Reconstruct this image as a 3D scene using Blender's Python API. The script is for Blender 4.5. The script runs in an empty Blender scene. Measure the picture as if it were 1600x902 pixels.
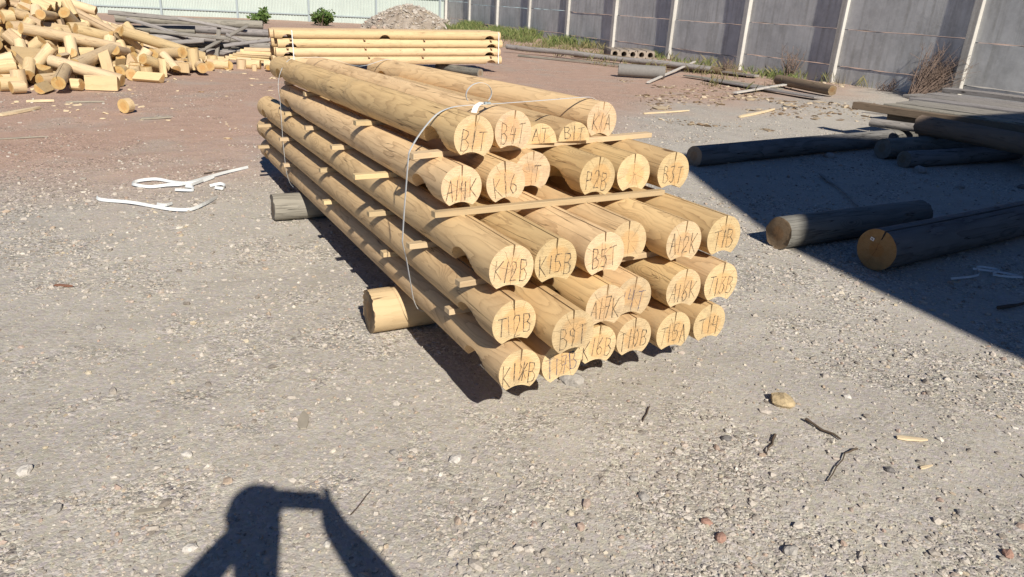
import bpy, bmesh, math, random
import numpy as np
from math import sin, cos, tan, pi, radians, sqrt, atan2, hypot
from mathutils import Vector, Matrix, noise

scene = bpy.context.scene
COL = scene.collection
random.seed(11)

# ------------------------------------------------------------------ camera
CAM_H = 1.65
F_PX, W_PX = 1134.0, 1600.0
PITCH, ROLL = math.atan(451 / 1134.0), radians(3.2)
cam_data = bpy.data.cameras.new('camera')
cam_data.sensor_width = 36.0
cam_data.lens = 36.0 * F_PX / W_PX
cam_data.clip_start = 0.02
cam_data.clip_end = 400.0
cam = bpy.data.objects.new('camera', cam_data)
COL.objects.link(cam)
_f = Vector((0, cos(PITCH), -sin(PITCH)))
_r0 = Vector((1, 0, 0)); _u0 = _r0.cross(_f)
_r = _r0 * cos(ROLL) + _u0 * sin(ROLL)
_u = _u0 * cos(ROLL) - _r0 * sin(ROLL)
cam.matrix_world = Matrix(((_r.x, _u.x, -_f.x, 0), (_r.y, _u.y, -_f.y, 0), (_r.z, _u.z, -_f.z, CAM_H), (0, 0, 0, 1)))
scene.camera = cam

# ------------------------------------------------------------------ sky, sun, exposure
SUN_EL, SUN_AZ = radians(36.7), radians(-19.9)        # heading in which the light travels over the ground
world = bpy.data.worlds.new('World'); scene.world = world; world.use_nodes = True
wn = world.node_tree.nodes; wn.clear()
wo = wn.new('ShaderNodeOutputWorld'); bg = wn.new('ShaderNodeBackground'); sky = wn.new('ShaderNodeTexSky')
sky.sky_type = 'NISHITA'; sky.sun_disc = False
sky.sun_elevation = SUN_EL
sky.sun_rotation = SUN_AZ + pi                        # where the sun stands: behind the camera, to the right
sky.air_density = 0.75; sky.dust_density = 0.0; sky.ozone_density = 9.0
bg.inputs['Strength'].default_value = 0.054
world.node_tree.links.new(sky.outputs[0], bg.inputs[0]); world.node_tree.links.new(bg.outputs[0], wo.inputs[0])
sun_data = bpy.data.lights.new('sun', 'SUN'); sun_data.energy = 5.0; sun_data.angle = radians(0.53)
sun_data.color = (1.0, 0.93, 0.82)
sun = bpy.data.objects.new('sun', sun_data); COL.objects.link(sun)
sdir = Vector((sin(SUN_AZ) * cos(SUN_EL), cos(SUN_AZ) * cos(SUN_EL), -sin(SUN_EL)))
sun.rotation_euler = sdir.to_track_quat('-Z', 'Y').to_euler()
sun.location = (6, -14, 14)
scene.view_settings.view_transform = 'Standard'
scene.view_settings.look = 'None'
scene.view_settings.gamma = 1.0
scene.view_settings.exposure = 0.40
scene.view_settings.use_curve_mapping = False
scene.render.engine = 'CYCLES'
scene.cycles.max_bounces = 6

# ------------------------------------------------------------------ helpers
def tag(o, label=None, cat=None, group=None, kind=None):
    if label: o['label'] = label
    if cat: o['category'] = cat
    if group: o['group'] = group
    if kind: o['kind'] = kind
    return o

def obj(name, me, parent=None, loc=None):
    o = bpy.data.objects.new(name, me); COL.objects.link(o)
    if parent is not None: o.parent = parent
    if loc is not None: o.location = loc
    return o

def mesh(name, verts, faces, mats, fmat=None, smooth=False, angle=40):
    me = bpy.data.meshes.new(name)
    me.from_pydata([tuple(v) for v in verts], [], faces)
    for m in (mats if isinstance(mats, (list, tuple)) else [mats]): me.materials.append(m)
    if fmat is not None: me.polygons.foreach_set('material_index', fmat)
    if smooth:
        me.polygons.foreach_set('use_smooth', [True] * len(me.polygons))
        me.update(); me.set_sharp_from_angle(angle=radians(angle))
    me.update()
    return me

def empty(name, loc=(0, 0, 0), rz=0.0):
    o = bpy.data.objects.new(name, None); COL.objects.link(o)
    o.location = loc; o.rotation_euler = (0, 0, rz); o.empty_display_size = 0.1
    return o

def boxmesh(name, sx, sy, sz, mat, bev=0.0, jitter=0.0, rnd=random, y0=None, nseg=1):
    """box centred in x,z; running along y from y0 (or centred)"""
    a, b = (-sy / 2, sy / 2) if y0 is None else (y0, y0 + sy)
    bm = bmesh.new()
    rings = []
    for k in range(nseg + 1):
        y = a + (b - a) * k / nseg
        dx, dz = (rnd.uniform(-jitter, jitter), rnd.uniform(-jitter, jitter)) if jitter else (0, 0)
        rings.append([bm.verts.new((x + dx + (rnd.uniform(-jitter, jitter) * .5 if jitter else 0), y, z + dz)) for x, z in ((-sx/2, -sz/2), (sx/2, -sz/2), (sx/2, sz/2), (-sx/2, sz/2))])
    for k in range(nseg):
        for i in range(4):
            j = (i + 1) % 4
            bm.faces.new((rings[k][i], rings[k][j], rings[k+1][j], rings[k+1][i]))
    bm.faces.new(rings[0][::-1]); bm.faces.new(rings[-1])
    bmesh.ops.recalc_face_normals(bm, faces=bm.faces)
    if bev: bmesh.ops.bevel(bm, geom=bm.edges[:], offset=bev, segments=1, affect='EDGES')
    me = bpy.data.meshes.new(name); bm.to_mesh(me); bm.free()
    me.materials.append(mat)
    return me

def frame_matrix(origin, ydir, up=(0, 0, 1), roll=0.0):
    y = Vector(ydir).normalized(); z = Vector(up); x = y.cross(z).normalized(); z = x.cross(y).normalized()
    m = Matrix(((x.x, y.x, z.x, origin[0]), (x.y, y.y, z.y, origin[1]), (x.z, y.z, z.z, origin[2]), (0, 0, 0, 1)))
    return m @ Matrix.Rotation(roll, 4, 'Y')

# ------------------------------------------------------------------ node shorthand
class NT:
    def __init__(self, name):
        self.m = bpy.data.materials.new(name); self.m.use_nodes = True
        self.t = self.m.node_tree; self.t.nodes.clear()
        self.out = self.t.nodes.new('ShaderNodeOutputMaterial'); self.b = self.t.nodes.new('ShaderNodeBsdfPrincipled')
        self.t.links.new(self.b.outputs[0], self.out.inputs[0])
        self.b.inputs['Specular IOR Level'].default_value = 0.25
    def n(self, typ, **kw):
        nd = self.t.nodes.new('ShaderNode' + typ)
        for k, v in kw.items(): setattr(nd, k, v)
        return nd
    def put(self, sock, v):
        if isinstance(v, bpy.types.NodeSocket): self.t.links.new(v, sock)
        else: sock.default_value = v
    def math(self, op, a, b=0.0, c=0.0, clamp=False):
        nd = self.n('Math', operation=op, use_clamp=clamp)
        self.put(nd.inputs[0], a); self.put(nd.inputs[1], b)
        if len(nd.inputs) > 2: self.put(nd.inputs[2], c)
        return nd.outputs[0]
    def vmath(self, op, a, b=(0, 0, 0)):
        nd = self.n('VectorMath', operation=op); self.put(nd.inputs[0], a)
        if op == 'SCALE': self.put(nd.inputs['Scale'], b)
        else: self.put(nd.inputs[1], b)
        return nd.outputs['Value'] if op in ('LENGTH', 'DOT_PRODUCT', 'DISTANCE') else nd.outputs[0]
    def coord(self, which='Object'): return self.n('TexCoord').outputs[which]
    def rand(self): return self.n('ObjectInfo').outputs['Random']
    def island(self): return self.n('NewGeometry').outputs['Random Per Island']
    def noise(self, vec, scale, detail=4, rough=0.55, dist=0.0, out=0):
        nd = self.n('TexNoise'); self.put(nd.inputs['Vector'], vec); nd.inputs['Scale'].default_value = scale
        nd.inputs['Detail'].default_value = detail; nd.inputs['Roughness'].default_value = rough; nd.inputs['Distortion'].default_value = dist
        return nd.outputs[out]
    def voro(self, vec, scale, feature='F1', rnd=1.0):
        nd = self.n('TexVoronoi', feature=feature); self.put(nd.inputs['Vector'], vec); nd.inputs['Scale'].default_value = scale
        nd.inputs['Randomness'].default_value = rnd
        return nd
    def map(self, v, a, b, c=0.0, d=1.0, smooth=False):
        nd = self.n('MapRange', interpolation_type='SMOOTHSTEP' if smooth else 'LINEAR')
        for i, x in enumerate((v, a, b, c, d)): self.put(nd.inputs[i], x)
        return nd.outputs[0]
    def ramp(self, v, stops):
        nd = self.n('ValToRGB'); self.put(nd.inputs[0], v); e = nd.color_ramp.elements
        while len(e) < len(stops): e.new(0.5)
        for k, (p, c) in enumerate(stops): e[k].position = p; e[k].color = (*c, 1)
        return nd.outputs[0]
    def mix(self, f, a, b, typ='MIX'):
        nd = self.n('Mix', data_type='RGBA', blend_type=typ)
        self.put(nd.inputs[0], f)
        for i, v in ((6, a), (7, b)): self.put(nd.inputs[i], (*v, 1) if isinstance(v, tuple) and len(v) == 3 else v)
        return nd.outputs[2]
    def comb(self, x, y, z):
        nd = self.n('CombineXYZ'); self.put(nd.inputs[0], x); self.put(nd.inputs[1], y); self.put(nd.inputs[2], z); return nd.outputs[0]
    def sep(self, v):
        nd = self.n('SeparateXYZ'); self.put(nd.inputs[0], v); return nd.outputs
    def bump(self, h, dist=0.01, strength=1.0):
        nd = self.n('Bump'); nd.inputs['Distance'].default_value = dist; nd.inputs['Strength'].default_value = strength
        self.put(nd.inputs['Height'], h); self.t.links.new(nd.outputs[0], self.b.inputs['Normal'])
    def done(self, col, rough=0.8):
        self.put(self.b.inputs['Base Color'], (*col, 1) if isinstance(col, tuple) and len(col) == 3 else col)
        self.put(self.b.inputs['Roughness'], rough); return self.m

def plain(name, col, rough=0.8, var=0.12, scale=20.0):
    t = NT(name); c = t.coord(); n = t.noise(c, scale, 4)
    k = t.map(n, 0.25, 0.75, 1 - var, 1 + var)
    return t.done(t.mix(1.0, col, t.comb(k, k, k), 'MULTIPLY'), rough)

def wood_side(name, light, dark, gray=None, gray_amt=0.0, freq=150.0, knots=1.0, contrast=0.6, bump=0.0012, wave=0.075, checks=0.75):
    """planed / barkless round timber; local y runs along the stem"""
    t = NT(name); c = t.coord(); r = t.rand()
    off = t.math('MULTIPLY', r, 37.0)
    x, y, z = t.sep(c)
    ysh = t.math('ADD', y, off)
    slow = t.comb(t.math('MULTIPLY', x, 5.0), t.math('MULTIPLY', ysh, 0.9), t.math('MULTIPLY', z, 5.0))
    n1 = t.noise(slow, 1.0, 2, 0.5)
    fine = t.comb(t.math('MULTIPLY', x, 22.0), t.math('MULTIPLY', ysh, 3.0), t.math('MULTIPLY', z, 22.0))
    n2 = t.noise(fine, 1.0, 3, 0.6)
    # knots: cells stretched along the stem, only some of them carry a knot
    kv = t.comb(t.math('MULTIPLY', x, 7.0), t.math('MULTIPLY', ysh, 2.6), t.math('MULTIPLY', z, 7.0))
    vo = t.voro(kv, 1.0); kd = vo.outputs['Distance']
    pick = t.math('GREATER_THAN', t.sep(vo.outputs['Color'])[0], 1.0 - 0.42 * knots)
    kk = t.math('MULTIPLY', t.map(kd, 0.42, 0.0, 0, 1, True), pick)
    rad = t.math('SQRT', t.math('ADD', t.math('MULTIPLY', x, x), t.math('MULTIPLY', z, z)))
    f = t.math('ADD', rad, t.math('MULTIPLY', n1, wave))
    f = t.math('ADD', f, t.math('MULTIPLY', n2, 0.010))
    f = t.math('ADD', f, t.math('MULTIPLY', kk, 0.045))
    ring = t.math('FRACT', t.math('MULTIPLY', f, freq))
    late = t.math('POWER', ring, 3.0)
    fib = t.noise(t.comb(t.math('MULTIPLY', x, 160.0), t.math('MULTIPLY', ysh, 5.0), t.math('MULTIPLY', z, 160.0)), 1.0, 3, 0.6)
    amt = t.math('MULTIPLY', late, t.map(t.noise(slow, 3.1, 3), 0.35, 0.65, contrast * 0.3, contrast))
    amt = t.math('ADD', amt, t.math('MULTIPLY', t.math('SUBTRACT', fib, 0.5), 0.35), clamp=True)
    col = t.mix(amt, light, dark)
    if gray:
        gm = t.map(t.noise(t.comb(t.math('MULTIPLY', x, 4.0), t.math('MULTIPLY', ysh, 0.8), t.math('MULTIPLY', z, 4.0)), 1.0, 5, 0.6), 0.3, 0.7, gray_amt * 0.35, gray_amt)
        col = t.mix(gm, col, gray)
    core = t.math('MULTIPLY', t.map(kd, 0.15, 0.06, 0, 1, True), pick)
    col = t.mix(t.math('MULTIPLY', core, 0.85), col, (dark[0] * 0.35, dark[1] * 0.28, dark[2] * 0.25))
    # drying checks along the stem
    cr = t.noise(t.comb(t.math('MULTIPLY', x, 30.0), t.math('MULTIPLY', ysh, 0.9), t.math('MULTIPLY', z, 30.0)), 1.0, 2, 0.4)
    ck = t.map(t.math('ABSOLUTE', t.math('SUBTRACT', cr, 0.56)), 0.010, 0.0, 0, 1)
    ck = t.math('MULTIPLY', ck, t.map(t.noise(slow, 2.3, 2), 0.62 - 0.16 * checks, 0.72 - 0.16 * checks, 0, 1))
    col = t.mix(t.math('MULTIPLY', ck, min(0.95, checks + 0.1)), col, (dark[0] * 0.25, dark[1] * 0.2, dark[2] * 0.18))
    tint = t.map(r, 0, 1, 0.80, 1.12)
    col = t.mix(1.0, col, t.comb(tint, t.map(r, 0, 1, 0.79, 1.12), t.math('MULTIPLY', tint, t.map(t.math('FRACT', t.math('MULTIPLY', r, 5.1)), 0, 1, 0.90, 1.07))), 'MULTIPLY')
    dirt_n = t.map(t.noise(t.comb(t.math('MULTIPLY', x, 9.0), t.math('MULTIPLY', ysh, 2.2), t.math('MULTIPLY', z, 9.0)), 1.0, 6, 0.7), 0.52, 0.72, 0, 0.4)
    col = t.mix(dirt_n, col, (dark[0] * 0.9, dark[1] * 0.95, dark[2] * 1.1))
    t.bump(t.math('SUBTRACT', t.math('ADD', t.math('MULTIPLY', fib, 0.6), t.math('MULTIPLY', late, 0.35)), t.math('MULTIPLY', ck, 1.5)), bump)
    return t.done(col, 0.72)

def wood_end(name, light, dark, freq=190.0, dirt=None, crack=True):
    t = NT(name); c = t.coord(); r = t.rand()
    x, y, z = t.sep(c)
    ox = t.map(r, 0, 1, -0.014, 0.014); oz = t.map(t.math('FRACT', t.math('MULTIPLY', r, 7.3)), 0, 1, -0.012, 0.012)
    xs = t.math('ADD', x, ox); zs = t.math('ADD', z, oz)
    sh = t.comb(xs, t.math('MULTIPLY', r, 9.0), zs)
    nn = t.noise(sh, 14.0, 3)
    rad = t.math('SQRT', t.math('ADD', t.math('MULTIPLY', xs, xs), t.math('MULTIPLY', zs, zs)))
    rr = t.math('ADD', rad, t.math('MULTIPLY', nn, 0.012))
    ring = t.math('POWER', t.math('FRACT', t.math('MULTIPLY', rr, freq)), 2.0)
    saw = t.noise(t.comb(t.math('MULTIPLY', x, 18.0), t.math('MULTIPLY', r, 9.0), t.math('MULTIPLY', z, 260.0)), 1.0, 2)
    ring = t.math('ADD', t.math('MULTIPLY', ring, 0.68), t.math('MULTIPLY', t.map(saw, 0.4, 0.7), 0.25))
    col = t.mix(ring, light, dark)
    heart = t.map(t.math('ADD', rad, t.math('MULTIPLY', t.math('SUBTRACT', nn, 0.5), 0.03)), 0.062, 0.046, 0.0, 0.75, True)
    col = t.mix(heart, col, (light[0] * 0.86, light[1] * 0.68, light[2] * 0.52))
    blot = t.map(t.noise(sh, 22.0, 6, 0.7), 0.46, 0.68, 0, 0.7)
    col = t.mix(blot, col, dirt or dark)
    if crack:
        wob = t.math('MULTIPLY', t.math('SUBTRACT', t.noise(sh, 30.0, 2), 0.5), 0.022)
        a = t.math('ABSOLUTE', t.math('ADD', x, wob))
        c1 = t.math('MULTIPLY', t.map(a, 0.0020, 0.0008, 0, 1), t.map(t.math('ABSOLUTE', t.math('ADD', z, t.map(r, 0, 1, -.03, .03))), 0.075, 0.05, 0, 1))
        ang = t.math('ARCTAN2', zs, xs)
        sp = t.math('FRACT', t.math('ADD', t.math('MULTIPLY', ang, 1.114), t.math('ADD', t.math('MULTIPLY', nn, 0.5), t.math('MULTIPLY', r, 5.0))))
        c2 = t.math('MULTIPLY', t.math('LESS_THAN', t.math('MULTIPLY', sp, rad), 0.0020), t.map(t.noise(sh, 9.0, 1), 0.5, 0.56, 0, 1))
        ck = t.math('MAXIMUM', c1, c2)
        col = t.mix(t.math('MULTIPLY', ck, 0.6), col, (0.07, 0.04, 0.02))
    tint = t.map(t.math('FRACT', t.math('MULTIPLY', r, 3.7)), 0, 1, 0.84, 1.08)
    col = t.mix(1.0, col, t.comb(tint, tint, t.math('MULTIPLY', tint, t.map(r, 0, 1, 0.90, 1.08))), 'MULTIPLY')
    t.bump(t.math('ADD', t.noise(sh, 160.0, 3), saw), 0.002)
    return t.done(col, 0.85)

# ------------------------------------------------------------------ materials
M_PINE = wood_side('planed pine', (0.75, 0.525, 0.265), (0.28, 0.15, 0.06), (0.50, 0.40, 0.265), 0.28, freq=190, contrast=0.68)
M_PINE_END = wood_end('pine end grain', (0.68, 0.53, 0.33), (0.42, 0.275, 0.135), dirt=(0.40, 0.30, 0.19))
M_FRESH = wood_side('fresh pine', (0.57, 0.43, 0.255), (0.36, 0.225, 0.11), contrast=0.4, knots=0.7)
M_FRESH_END = wood_end('fresh end grain', (0.60, 0.43, 0.20), (0.45, 0.28, 0.11), crack=False)
M_OFF = wood_side('offcut pine', (0.68, 0.51, 0.29), (0.34, 0.21, 0.10), (0.46, 0.39, 0.29), 0.4, contrast=0.6)
M_OFF_END = wood_end('offcut end grain', (0.55, 0.385, 0.18), (0.36, 0.22, 0.09), crack=False)
M_GRAYWOOD = wood_side('weathered grey wood', (0.34, 0.32, 0.295), (0.12, 0.11, 0.10), (0.22, 0.20, 0.175), 0.5, freq=110, contrast=0.9, bump=0.004, checks=1.5)
M_GRAYWOOD_END = wood_end('weathered end grain', (0.25, 0.22, 0.19), (0.10, 0.085, 0.07))
M_OLDLOG = wood_side('old brown log', (0.26, 0.185, 0.115), (0.10, 0.066, 0.04), (0.17, 0.15, 0.13), 0.5, freq=100, bump=0.004)
M_OLDLOG_END = wood_end('old brown end grain', (0.30, 0.22, 0.14), (0.13, 0.09, 0.055))
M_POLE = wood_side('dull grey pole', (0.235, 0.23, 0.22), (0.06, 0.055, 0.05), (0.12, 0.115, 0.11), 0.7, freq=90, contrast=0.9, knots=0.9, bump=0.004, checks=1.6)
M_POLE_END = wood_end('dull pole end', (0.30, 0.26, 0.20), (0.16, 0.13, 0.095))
M_ORANGE_END = wood_end('aged orange end grain', (0.42, 0.27, 0.13), (0.27, 0.155, 0.065))
M_BATTEN = wood_side('sawn batten', (0.60, 0.44, 0.24), (0.38, 0.25, 0.12), (0.40, 0.35, 0.27), 0.45, freq=90, knots=0.3, contrast=0.45)
def marker(name, col):
    t = NT(name); c = t.coord(); n = t.noise(t.vmath('ADD', c, t.comb(t.math('MULTIPLY', t.rand(), 19.0), 0.0, 0.0)), 95.0, 3, 0.7)
    return t.done(t.mix(t.map(n, 0.42, 0.66), col, (0.40, 0.29, 0.17)), 0.85)
M_MARK = marker('black marker', (0.035, 0.03, 0.028))
M_MARKBLUE = marker('blue marker', (0.06, 0.07, 0.14))
M_STRAP = plain('white strapping', (0.60, 0.625, 0.63), 0.42, 0.12, 9.0)
M_TAG = plain('white paper tag', (0.8, 0.8, 0.8), 0.7, 0.03)

def concrete(name, base, dark, bumpd=0.012):
    t = NT(name); c = t.coord(); off = t.vmath('ADD', c, t.comb(t.math('MULTIPLY', t.rand(), 31.0), 0.0, t.math('MULTIPLY', t.rand(), 17.0)))
    n = t.noise(off, 1.3, 6, 0.62); f = t.noise(off, 14.0, 5, 0.65)
    x, y, z = t.sep(off)
    st = t.noise(t.comb(t.math('MULTIPLY', x, 7.0), y, t.math('MULTIPLY', z, 0.5)), 1.0, 4)
    col = t.mix(t.map(n, 0.35, 0.65, 0, 1.0), base, dark)
    col = t.mix(t.map(st, 0.48, 0.68, 0, 0.75), col, (dark[0] * .8, dark[1] * .78, dark[2] * .74))
    col = t.mix(t.map(f, 0.45, 0.75, 0, 0.35), col, (base[0] * 1.2, base[1] * 1.2, base[2] * 1.2))
    pv = t.voro(off, 5.5); pit = t.map(pv.outputs['Distance'], 0.16, 0.05, 0, 1, True)
    pit = t.math('MULTIPLY', pit, t.math('GREATER_THAN', t.sep(pv.outputs['Color'])[1], 0.72))
    t.bump(t.math('SUBTRACT', t.math('ADD', t.math('MULTIPLY', f, 0.5), t.math('MULTIPLY', n, 0.8)), t.math('MULTIPLY', pit, 1.6)), bumpd)
    return t.done(col, 0.9)
M_PANEL = concrete('fence panel concrete', (0.60, 0.605, 0.595), (0.43, 0.435, 0.43), 0.005)
M_POST = concrete('fence post concrete', (0.56, 0.545, 0.51), (0.44, 0.425, 0.40), 0.006)
M_RUBBLE = concrete('rubble', (0.36, 0.31, 0.26), (0.22, 0.18, 0.14), 0.03)
M_SHEET = plain('pale green fence sheet', (0.44, 0.50, 0.465), 0.5, 0.07, 1.2)
M_STEEL = plain('grey fence post steel', (0.30, 0.35, 0.37), 0.5, 0.08)
M_WALLB = plain('warehouse wall', (0.42, 0.40, 0.37), 0.85)
M_ROOFB = plain('warehouse roof sheet', (0.25, 0.25, 0.26), 0.6)
M_PIPE = plain('grey cement pipe', (0.20, 0.19, 0.18), 0.85)

def leafmat(name, a, b):
    t = NT(name); k = t.island()
    t.b.inputs['Subsurface Weight'].default_value = 0.0
    col = t.mix(k, a, b)
    return t.done(col, 0.6)
M_GRASS = leafmat('green grass', (0.06, 0.105, 0.025), (0.22, 0.235, 0.09))
M_DRYGRASS = leafmat('dry grass', (0.23, 0.19, 0.10), (0.12, 0.13, 0.05))
M_LEAF = leafmat('bush leaves', (0.05, 0.10, 0.022), (0.11, 0.165, 0.045))
M_TWIG = plain('dry twigs', (0.19, 0.14, 0.115), 0.85)
M_STICK = plain('brown stick', (0.10, 0.075, 0.055), 0.85)
M_CHIP = plain('pale wood chip', (0.62, 0.50, 0.33), 0.8)
M_GRAYCHIP = plain('grey wood chip', (0.30, 0.27, 0.22), 0.85)
M_REDCHIP = plain('reddish bark chip', (0.24, 0.12, 0.08), 0.85)

def ground_mat():
    t = NT('crushed stone yard'); c = t.coord(); x, y, z = t.sep(c)
    big = t.noise(c, 0.55, 5, 0.6); mid = t.noise(c, 3.2, 5, 0.62); fine = t.noise(c, 42.0, 5, 0.7)
    # reddish-brown fill further back, grey crushed stone in front
    fx = t.math('SUBTRACT', y, t.math('ADD', t.math('MULTIPLY', x, 1.05), 10.0))
    brown = t.map(t.math('ADD', fx, t.math('MULTIPLY', t.math('SUBTRACT', big, 0.5), 9.0)), -2.2, 2.2, 0, 1, True)
    g = t.mix(t.map(mid, 0.3, 0.7), (0.42, 0.39, 0.348), (0.355, 0.327, 0.29))
    g = t.mix(t.map(big, 0.4, 0.65, 0, 0.7), g, (0.45, 0.418, 0.37))
    b = t.mix(t.map(mid, 0.3, 0.7), (0.435, 0.305, 0.24), (0.365, 0.25, 0.196))
    b = t.mix(t.map(t.noise(c, 1.1, 4), 0.52, 0.68, 0, 0.7), b, (0.37, 0.31, 0.262))
    col = t.mix(brown, g, b)
    # stones in the surface
    v1 = t.voro(c, 62.0); v2 = t.voro(c, 130.0); v3 = t.voro(c, 27.0)
    s1 = t.sep(v1.outputs['Color']); s2 = t.sep(v2.outputs['Color']); s3 = t.sep(v3.outputs['Color'])
    k1 = t.map(s1[0], 0, 1, 0.52, 1.48); k2 = t.map(s2[0], 0, 1, 0.62, 1.38)
    ga = t.n('Attribute'); ga.attribute_name = 'stony'
    grav = t.math('MULTIPLY', ga.outputs['Fac'], t.map(t.noise(c, 6.0, 4, 0.65), 0.38, 0.60, 0.35, 1.0))
    kk = t.math('MULTIPLY', k1, k2)
    kk = t.math('ADD', t.math('MULTIPLY', kk, grav), t.math('SUBTRACT', 1.0, grav))
    col = t.mix(1.0, col, t.comb(kk, t.math('MULTIPLY', kk, t.map(s1[1], 0, 1, 0.97, 1.03)), t.math('MULTIPLY', kk, t.map(s1[2], 0, 1, 0.92, 1.06))), 'MULTIPLY')
    pick = t.math('MULTIPLY', t.math('GREATER_THAN', s3[1], 0.80), t.map(v3.outputs['Distance'], 0.45, 0.3, 0, 1))
    col = t.mix(t.math('MULTIPLY', pick, t.math('MULTIPLY', grav, 0.6)), col, t.ramp(s3[2], [(0.0, (0.46, 0.43, 0.39)), (0.5, (0.30, 0.20, 0.155)), (1.0, (0.22, 0.20, 0.18))]))
    h1 = t.math('MULTIPLY', t.math('SUBTRACT', 1.0, v1.outputs['Distance']), grav)
    h2 = t.math('MULTIPLY', t.math('SUBTRACT', 1.0, v2.outputs['Distance']), t.map(grav, 0, 1, 0.12, 0.6))
    h3 = t.math('MULTIPLY', t.math('MULTIPLY', pick, grav), t.math('SUBTRACT', 1.0, v3.outputs['Distance']))
    h = t.math('ADD', t.math('ADD', h1, h2), t.math('ADD', t.math('MULTIPLY', h3, 1.3), t.math('ADD', t.math('MULTIPLY', fine, 0.8), t.math('MULTIPLY', mid, 1.2))))
    t.bump(h, 0.007, 0.8)
    return t.done(col, 0.95)
M_GROUND = ground_mat()

def stone_mat():
    t = NT('loose stones'); k = t.island(); c = t.coord()
    col = t.ramp(k, [(0.0, (0.20, 0.175, 0.15)), (0.2, (0.33, 0.295, 0.255)), (0.5, (0.42, 0.378, 0.33)), (0.78, (0.47, 0.43, 0.38)), (0.87, (0.36, 0.27, 0.22)), (0.93, (0.42, 0.36, 0.26)), (1.0, (0.56, 0.53, 0.48))])
    n = t.noise(c, 120.0, 3); q = t.map(n, 0.3, 0.7, 0.85, 1.15)
    return t.done(t.mix(1.0, col, t.comb(q, q, q), 'MULTIPLY'), 0.92)
M_STONE = stone_mat()
def bigstone(name, col):
    t = NT(name); c = t.coord(); n = t.noise(c, 45.0, 5, 0.6); q = t.map(n, 0.3, 0.7, 0.75, 1.2)
    t.bump(n, 0.006); return t.done(t.mix(1.0, col, t.comb(q, q, q), 'MULTIPLY'), 0.9)
M_SWHITE = bigstone('pale limestone', (0.52, 0.49, 0.45)); M_SGRAY = bigstone('grey stone', (0.33, 0.31, 0.285))
M_STAN = bigstone('tan stone', (0.42, 0.33, 0.20)); M_SRED = bigstone('reddish brick stone', (0.33, 0.20, 0.155)); M_SDARK = bigstone('dark stone', (0.16, 0.15, 0.145))

# ------------------------------------------------------------------ ground
def vnoise(x, y, scale, seed):
    """value noise on arrays"""
    r = np.random.RandomState(seed).rand(256, 256)
    xs, ys = x * scale, y * scale
    xi, yi = np.floor(xs).astype(int), np.floor(ys).astype(int); fx, fy = xs - xi, ys - yi
    fx = fx * fx * (3 - 2 * fx); fy = fy * fy * (3 - 2 * fy)
    g = lambda a, b: r[a % 256, b % 256]
    return (g(xi, yi) * (1 - fx) + g(xi + 1, yi) * fx) * (1 - fy) + (g(xi, yi + 1) * (1 - fx) + g(xi + 1, yi + 1) * fx) * fy

FAZ = radians(-27.45)
FD = np.array([sin(FAZ), cos(FAZ)]); FN = np.array([-cos(FAZ), sin(FAZ)])    # along the concrete fence / towards the yard
FP0 = np.array([9.583, 16.69]); FS = 3.418

def gz(x, y):
    x = np.asarray(x, float); y = np.asarray(y, float)
    z = (vnoise(x, y, 0.7, 1) - .5) * 0.022 + (vnoise(x, y, 2.3, 2) - .5) * 0.012 + (vnoise(x, y, 7.0, 3) - .5) * 0.007
    near = np.clip((np.hypot(x, y) - 2) / 40, 0, 1)
    z = z + (vnoise(x, y, 0.25, 4) - .5) * 0.10 * near
    z = z - 0.11 * np.exp(-(((x + 5) / 2.2) ** 2 + ((y - 16.2) / 2.0) ** 2))
    d = (x - FP0[0]) * FN[0] + (y - FP0[1]) * FN[1]                      # distance from the fence line
    z = z + 0.16 * np.exp(-(np.clip(d, 0, 50) / 1.1) ** 2) * (vnoise(x, y, 0.8, 5) + 0.2) * (np.abs(d) < 6)
    z = z + 0.10 * np.exp(-(((x - 6.2) / 1.6) ** 2 + ((y - 14.2) / 1.6) ** 2)) * vnoise(x, y, 2.0, 6)
    return z
def gz1(x, y): return float(gz(np.array([x]), np.array([y]))[0])

def axis_pts(a, b, fine_a, fine_b, fine, grow=1.16):
    p = list(np.arange(fine_a, fine_b + 1e-6, fine)); s = fine; x = fine_b
    while x < b: s *= grow; x += s; p.append(min(x, b + 1))
    s = fine; x = fine_a
    while x > a: s *= grow; x -= s; p.insert(0, max(x, a - 1))
    return np.array(p)
gx = axis_pts(-90, 90, -4.6, 5.2, 0.045); gy = axis_pts(-60, 160, 1.2, 9.5, 0.045)
X, Y = np.meshgrid(gx, gy); Z = gz(X, Y)
gv = np.stack([X, Y, Z], -1).reshape(-1, 3); nx, ny = len(gx), len(gy)
ii, jj = np.meshgrid(np.arange(nx - 1), np.arange(ny - 1)); k0 = (jj * nx + ii).ravel()
gf = np.stack([k0, k0 + 1, k0 + nx + 1, k0 + nx], -1)
def np_mesh(name, v, f, mat, smooth=True):
    me = bpy.data.meshes.new(name); n = f.shape[1]
    me.vertices.add(len(v)); me.vertices.foreach_set('co', v.astype(np.float32).ravel())
    me.loops.add(f.size); me.loops.foreach_set('vertex_index', f.astype(np.int32).ravel())
    me.polygons.add(len(f)); me.polygons.foreach_set('loop_start', np.arange(0, f.size, n, dtype=np.int32))
    me.polygons.foreach_set('use_smooth', np.full(len(f), smooth)); me.materials.append(mat)
    me.update(calc_edges=True); me.validate(); return me
def stony(x, y):
    n = 0.3 * vnoise(x, y, 0.9, 21) + 0.4 * vnoise(x, y, 2.4, 22) + 0.3 * vnoise(x, y, 6.0, 23)
    return np.clip((n - 0.36) * 3.6, 0.30, 1.0)
gme = np_mesh('ground', gv, gf, M_GROUND)
att = gme.attributes.new('stony', 'FLOAT', 'POINT'); att.data.foreach_set('value', stony(gv[:, 0], gv[:, 1]).astype(np.float32))
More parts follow.
